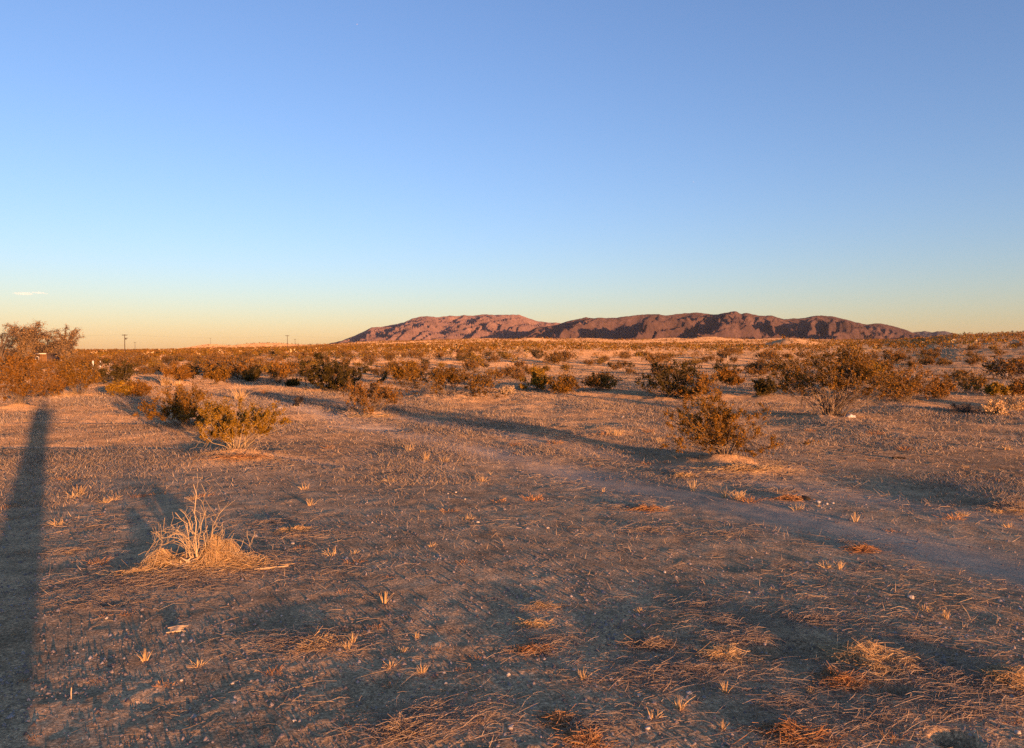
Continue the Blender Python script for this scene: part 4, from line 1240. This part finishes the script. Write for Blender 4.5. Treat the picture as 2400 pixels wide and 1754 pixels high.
# ------------------------------------------------------------------ utility poles and wires
def pole(u, d, vtop, vbase, label, arm=2.4, transformer=False):
    x = (u - CX) / F * d; y = d
    zt = EYE + (HZ - vtop) / F * d; zb = float(H(x, y)) - .5
    e = empty('utility_pole', (x, y, zb + .5), label, 'utility pole')
    hh = zt - zb - .5
    add('pole_shaft', mesh_np('pole_shaft', *tubes(np.array([[(0, 0, -.5), (0, 0, hh * .5), (0, 0, hh)]]), np.array([[.21, .18, .14]]), 10)), M['wood_pole'], e)
    add('crossarm', mesh_np('crossarm', *box((-arm / 2, -.09, hh - .55), (arm / 2, .09, hh - .30))), M['wood_pole'], e)
    for k in (-.46, -.2, .2, .46):
        add('insulator', mesh_np('insulator', *tubes(np.array([[(arm * k, 0, hh - .3), (arm * k, 0, hh - .2), (arm * k, 0, hh - .08)]]), np.array([[.05, .07, .04]]), 6)), M['metal_dark'], e)
    if transformer:
        add('crossarm', mesh_np('crossarm', *box((.1, -.09, hh - 2.0), (1.5, .09, hh - 1.75))), M['wood_pole'], e)
        add('transformer', mesh_np('transformer', *tubes(np.array([[(.75, -.3, hh - 2.6), (.75, -.3, hh - 1.95), (.75, -.3, hh - 1.7)]]), np.array([[.25, .27, .2]]), 10)), M['metal_dark'], e)
        add('marker_sign', mesh_np('marker_sign', *box((-.25, -.28, .3), (.25, -.24, 1.2))), M['paint_white'], e)
    return np.array([x, y, zb + .5 + hh - .1]), arm


PL = [pole(293, 360, 784, 834, 'nearest and tallest utility pole with a transformer arm, left of centre', 2.6, True),
      pole(674, 480, 786, 822, 'left one of the two poles standing close together left of the mountains'),
      pole(931, 520, 788, 820, 'faint utility pole in front of the left mountain ridge'),
      pole(1561, 540, 776, 812, 'faint utility pole in front of the dark mountains at centre right'),
      pole(2015, 450, 766, 803, 'faint utility pole in front of the right end of the dark mountains')]
pole(317, 780, 802, 824, 'small distant utility pole right of the nearest pole')
pole(494, 1400, 793, 808, 'far utility pole on top of the small sandy knoll', 4.0)
pole(692, 800, 795, 815, 'right, shorter one of the two poles standing close together')
PL = [(PL[0][0] + np.array([-160, 10, .3]), 2.4)] + PL
for a in range(len(PL) - 1):
    for s in (-.46, .46):
        p, q = PL[a][0].copy(), PL[a + 1][0].copy(); p[0] += s * 2.4; q[0] += s * 2.4
        t = np.linspace(0, 1, 16)[:, None]
        C = p * (1 - t) + q * t; C[:, 2] -= 4 * 1.6 * (t * (1 - t))[:, 0]
        nm = ['from the left edge to the nearest utility pole', 'from the nearest pole to the pair of poles', 'from the pair of poles to the left ridge pole', 'across the front of both mountains at centre', 'across the front of the dark mountains at right'][a]
        o = add('overhead_wire', mesh_np('overhead_wire', *tubes(C[None], np.full((1, 16), .006))), M['metal_dark'])
        tag(o, ('left' if s < 0 else 'right') + ' strand of thin overhead wire ' + nm, 'wire')


# ------------------------------------------------------------------ trees and shed at far left
def tree(name, u, d, vtop, rad, lean, seed, label, leafn, dead=False):
    r = np.random.default_rng(seed)
    x = (u - CX) / F * d; y = d; zb = float(H(x, y)); hh = EYE + (HZ - vtop) / F * d - zb
    e = empty(name, (x, y, zb - .05), label, 'tree')
    nl = 20
    P, Rr = [], []
    fork = hh * .2
    tr = np.array([(0, 0, -.1), (lean * .1, 0, fork * .5), (lean * .25, .05, fork)])
    trunk = tubes(tr[None], np.array([[.16, .13, .12]]) * hh / 4, 8)
    phi = np.linspace(0, 2 * math.pi, nl, endpoint=False) + r.normal(0, .25, nl)
    el = r.uniform(-.3, 1.0, nl)
    tip = np.stack([np.cos(phi) * rad * r.uniform(.55, .95, nl) + lean, np.sin(phi) * rad * r.uniform(.55, .95, nl), hh * (.55 + .42 * el)], -1)
    t = np.linspace(0, 1, 8)[None, :, None]
    c1 = tr[-1] + (tip - tr[-1]) * np.array([.25, .25, .5]); c2 = tr[-1] + (tip - tr[-1]) * np.array([.7, .7, 1.0])
    L = tr[-1][None, None] * (1 - t) ** 3 + 3 * c1[:, None] * t * (1 - t) ** 2 + 3 * c2[:, None] * t * t * (1 - t) + tip[:, None] * t ** 3
    L = L + r.normal(0, .05, L.shape) * t
    limbs = tubes(L, np.linspace(.10, .03, 8)[None] * np.ones((nl, 1)) * hh / 4, 5)

    def kids(P, n, lo, ln, K):
        N = len(P); Kp = P.shape[1]; idx = np.repeat(np.arange(N), n); tt = r.uniform(lo, 1, N * n) * (Kp - 1)
        a = np.minimum(tt.astype(int), Kp - 2); f = (tt - a)[:, None]
        st = P[idx, a] * (1 - f) + P[idx, a + 1] * f
        tg = P[idx, a + 1] - P[idx, a]; tg /= np.linalg.norm(tg, axis=1, keepdims=True) + 1e-9
        dv = tg * .6 + r.normal(size=tg.shape) * .65; dv[:, 2] += .1; dv /= np.linalg.norm(dv, axis=1, keepdims=True)
        s = np.linspace(0, 1, K)[None, :, None]; LL = (ln * r.uniform(.5, 1.3, N * n))[:, None, None]
        C = st[:, None] + dv[:, None] * s * LL; C[:, :, 2] -= .25 * LL[:, :, 0] * s[:, :, 0] ** 2
        return C + r.normal(size=C.shape) * LL * .05 * (s > 0)
    B2 = kids(L, 12, .15, rad * .36, 5); B3 = kids(B2, 6, .2, rad * .2, 3)
    add('trunk', mesh_np('trunk', *cat_geo([trunk, limbs])), M['wood_grey'], e)
    add('branches', mesh_np('branches', *cat_geo([tubes(B2, np.linspace(.024, .012, 5)[None] * np.ones((len(B2), 1))), tubes(B3, np.full((len(B3), 3), .010))])), M['stem_dark'], e)
    if leafn:
        i = r.integers(0, len(B3), leafn); f = r.uniform(0, 1, leafn)[:, None]
        C = B3[i, 0] * (1 - f) + B3[i, 2] * f + r.normal(0, .11, (leafn, 3))
        add('crown', mesh_np('crown', *leaves(C, .085, r)), M['leaf_tree'], e)


tree('desert_tree', 64, 70, 750, 2.05, .1, 31, 'large feathery desert tree behind the shed at far left', 11000)
tree('desert_tree', 110, 76, 788, 1.8, .2, 34, 'lower feathery crown joining the two trees at left', 7500)
tree('desert_tree', 150, 68, 764, 1.2, .35, 32, 'smaller feathery tree with arching bare limbs right of the large tree', 5000)
tree('dead_tree', -2, 62, 772, 1.2, 0, 33, 'bare grey tree cut by the left edge', 0, True)


def shed():
    x0, y0 = (66 - CX) / F * 73, 73.
    z = float(H(x0, y0)) - .1
    e = empty('shed', (x0, y0, z), 'small wooden shed with a white framed window among the scrub at left', 'shed', rz=-.12)
    wd, dp, ht = 2.0, 1.8, EYE + 1 / F * 73 - z - .06
    for k in range(10):
        a = k * wd / 10
        add('plank', mesh_np('plank', *box((a + .006, -.02 - (k % 3) * .004, 0), (a + wd / 10 - .006, .03, ht))), M['wall_tan'], e)
    add('wall', mesh_np('wall', *box((.012, .034, 0), (wd - .012, dp, ht - .01))), M['wall_dark'], e)
    rf = add('roof', mesh_np('roof', *box((-.15, -.22, ht + .002), (wd + .15, dp + .15, ht + .07))), M['wall_dark'], e)
    add('fascia', mesh_np('fascia', *box((-.15, -.25, ht), (wd + .15, -.222, ht + .085))), M['paint_white'], rf)
    w = empty('window', (0, 0, 0), None, None); w.parent = e
    bpy.data.objects.remove(w)
    fr = []
    wx0, wx1, wz0, wz1 = .82, 1.22, ht * .42, ht * .84
    for (lo, hi) in (((wx0, -.06, wz0), (wx0 + .06, -.03, wz1)), ((wx1 - .06, -.06, wz0), (wx1, -.03, wz1)), ((wx0 + .061, -.06, wz1 - .06), (wx1 - .061, -.03, wz1)), ((wx0 + .061, -.06, wz0), (wx1 - .061, -.03, wz0 + .06))):
        fr.append(box(lo, hi))
    wn = add('window', mesh_np('window', *cat_geo(fr)), M['paint_white'], e)
    add('pane', mesh_np('pane', *box((wx0 + .06, -.045, wz0 + .06), (wx1 - .06, -.038, wz1 - .06))), M['glass'], wn)


shed()


# ------------------------------------------------------------------ the photographer, whose shadow falls into the picture
def skin(name, verts, edges, rad, mat, parent=None, root=0):
    me = bpy.data.meshes.new(name); me.from_pydata(verts, edges, [])
    o = add(name, me, mat, parent)
    sm = o.modifiers.new('Skin', 'SKIN'); sm.use_smooth_shade = True
    for i, q in enumerate(rad):
        sv = me.skin_vertices[0].data[i]; sv.radius = (q if isinstance(q, tuple) else (q, q)); sv.use_root = (i == root)
    o.modifiers.new('Subdivision', 'SUBSURF').render_levels = 2
    return o


def person():
    px, py = -.03, -.44
    z = float(H(px, py))
    e = empty('person', (px, py, z), 'person in dark clothes standing behind the camera holding up a phone', 'person')
    hip, sh_ = .92, 1.42
    v = [(0, 0, hip), (0, 0, 1.15), (0, .01, 1.36), (0, .02, 1.49), (0, .035, 1.56), (0, .04, 1.67), (0, .035, 1.735)]
    rd = [(.15, .11), (.13, .10), (.15, .095), (.058, .058), (.072, .085), (.082, .098), (.055, .065)]
    ed = [(0, 1), (1, 2), (2, 3), (3, 4), (4, 5), (5, 6)]
    for s in (-1, 1):
        b = len(v)
        v += [(s * .085, 0, hip - .06), (s * .085, .02, .50), (s * .09, -.02, .09), (s * .095, .14, .035)]
        rd += [.095, .062, .045, (.045, .032)]
        ed += [(0, b), (b, b + 1), (b + 1, b + 2), (b + 2, b + 3)]
        b = len(v)
        v += [(s * .19, .01, sh_ - .03), (s * .23, .10, 1.16), (s * .16 + .08, .30, 1.36), (s * .075 + .12, .36, 1.44)]
        rd += [.058, .045, .034, .028]
        ed += [(2, b), (b, b + 1), (b + 1, b + 2), (b + 2, b + 3)]
        # fingers and thumb closing on the phone's sides
        h = b + 3
        for f in range(4):
            c = len(v); zz = 1.435 + .022 * f
            v += [(s * .085 + .12, .375, zz), (s * .080 + .125, .415, zz + .004), (s * .055 + .13, .43, zz + .004)]
            rd += [.010, .009, .008]
            ed += [(h, c), (c, c + 1), (c + 1, c + 2)]
        c = len(v)
        v += [(s * .07 + .12, .355, 1.475), (s * .055 + .125, .375, 1.505)]; rd += [.011, .009]; ed += [(h, c), (c, c + 1)]
    skin('body', v, ed, rd, M['skin'], e)
    v2 = [(0, 0, hip), (0, 0, 1.15), (0, .01, 1.36), (0, .02, 1.46)]
    r2 = [(.20, .15), (.20, .15), (.20, .13), (.085, .08)]
    e2 = [(0, 1), (1, 2), (2, 3)]
    for s in (-1, 1):
        b = len(v2); v2 += [(s * .085, 0, hip - .06), (s * .085, .02, .50), (s * .09, -.02, .12)]; r2 += [.125, .105, .09]; e2 += [(0, b), (b, b + 1), (b + 1, b + 2)]
        b = len(v2); v2 += [(s * .19, .01, sh_ - .03), (s * .23, .10, 1.16), (s * .165 + .075, .285, 1.345)]; r2 += [.072, .06, .046]; e2 += [(2, b), (b, b + 1), (b + 1, b + 2)]
    skin('clothing', v2, e2, r2, M['cloth'], e)
    rr_ = np.random.default_rng(2)
    V, Fc = blob(rr_, 2, .03, (.092, .112, .085))
    h = add('hair', mesh_np('hair', V + np.array([0, .02, 1.70]), Fc, True), M['stone_dark'], e)
    V, Q = box((-.075, -.005, -.038), (.075, .004, .038))
    ph = add('phone', mesh_np('phone', V, Q), M['metal_dark'])
    ph.location = (px + .03, py + .40, z + 1.47); tag(ph, 'dark phone held up in both hands behind the camera', 'phone')


person()


# ------------------------------------------------------------------ in the sky: a wisp of cloud and two specks
def cloud():
    d = 9000.
    G = []
    rs = np.random.default_rng(5)
    for (u, v, w, h) in ((60, 689, 42, 5.5), (96, 687.5, 26, 3.2)):
        V, Fc = blob(rs, 3, .05, (w / F * d * .5, 130, h / F * d * .5))
        G.append((V + np.array([(u - CX) / F * d, d, EYE + (HZ - v) / F * d]), Fc))
    V, Fc = cat_geo(G)
    m, n, l, b = new_mat('cloud_vapour')
    n.remove(b)
    pv = n.new('ShaderNodeVolumePrincipled'); pv.inputs['Density'].default_value = .0012; pv.inputs['Color'].default_value = (1, 1, 1, 1); pv.inputs['Anisotropy'].default_value = -.35
    l.new(pv.outputs[0], n['Material Output'].inputs['Volume'])
    tag(add('cloud', mesh_np('cloud', V, Fc, True), m), 'thin white wisp of cloud low in the sky above the left trees', 'cloud')


cloud()


def aircraft(u, v, d, s, label):
    p = np.array([(u - CX) / F * d, d, EYE + (HZ - v) / F * d])
    e = empty('aircraft', tuple(p), label, 'aircraft')
    add('fuselage', mesh_np('fuselage', *tubes(np.array([[(-18, 0, 0), (-15, 0, 0), (12, 0, 0), (19, 0, 1)]]) * s, np.array([[.4, 2, 2, .5]]) * s, 8)), M['paint_white'], e)
    for y_ in (-1, 1):
        V = np.array([(-4, 1.5 * y_, -.5), (3, 1.5 * y_, -.5), (8, 17 * y_, .6), (5.5, 17 * y_, .6), (-4, 1.5 * y_, .1), (3, 1.5 * y_, .1), (8, 17 * y_, .9), (5.5, 17 * y_, .9)]) * s
        add('wing', mesh_np('wing', V, box((0, 0, 0), (1, 1, 1))[1]), M['paint_white'], e)
    add('tail_fin', mesh_np('tail_fin', *box((13 * s, -.2 * s, 1.5 * s), (18 * s, .2 * s, 7 * s))), M['paint_white'], e)


aircraft(841, 67, 12000, .62, 'tiny bright speck of an aircraft high in the sky left of centre')
aircraft(1622, 430, 14000, .6, 'tiny bright speck of an aircraft in the sky above the dark mountains')

# ------------------------------------------------------------------ the evening haze that fades the far mountains
def haze():
    m, n, l, b = new_mat('haze_air')
    n.remove(b)
    pv = n.new('ShaderNodeVolumePrincipled'); pv.inputs['Density'].default_value = HAZE; pv.inputs['Color'].default_value = (.90, .92, 1.0, 1)
    l.new(pv.outputs[0], n['Material Output'].inputs['Volume'])
    zmin = min(float(V_GROUND_MIN), 0.) - 13
    tag(add('haze', mesh_np('haze', *box((-9500, -9500, zmin), (9500, 9500, 300))), m), 'thin evening haze over the whole plain', kind='stuff')


HAZE = 1.7e-5
V_GROUND_MIN = -32.0
haze()
tris = sum(len(me.loops) - 2 * len(me.polygons) for me in bpy.data.meshes)
print('TRIS', tris)
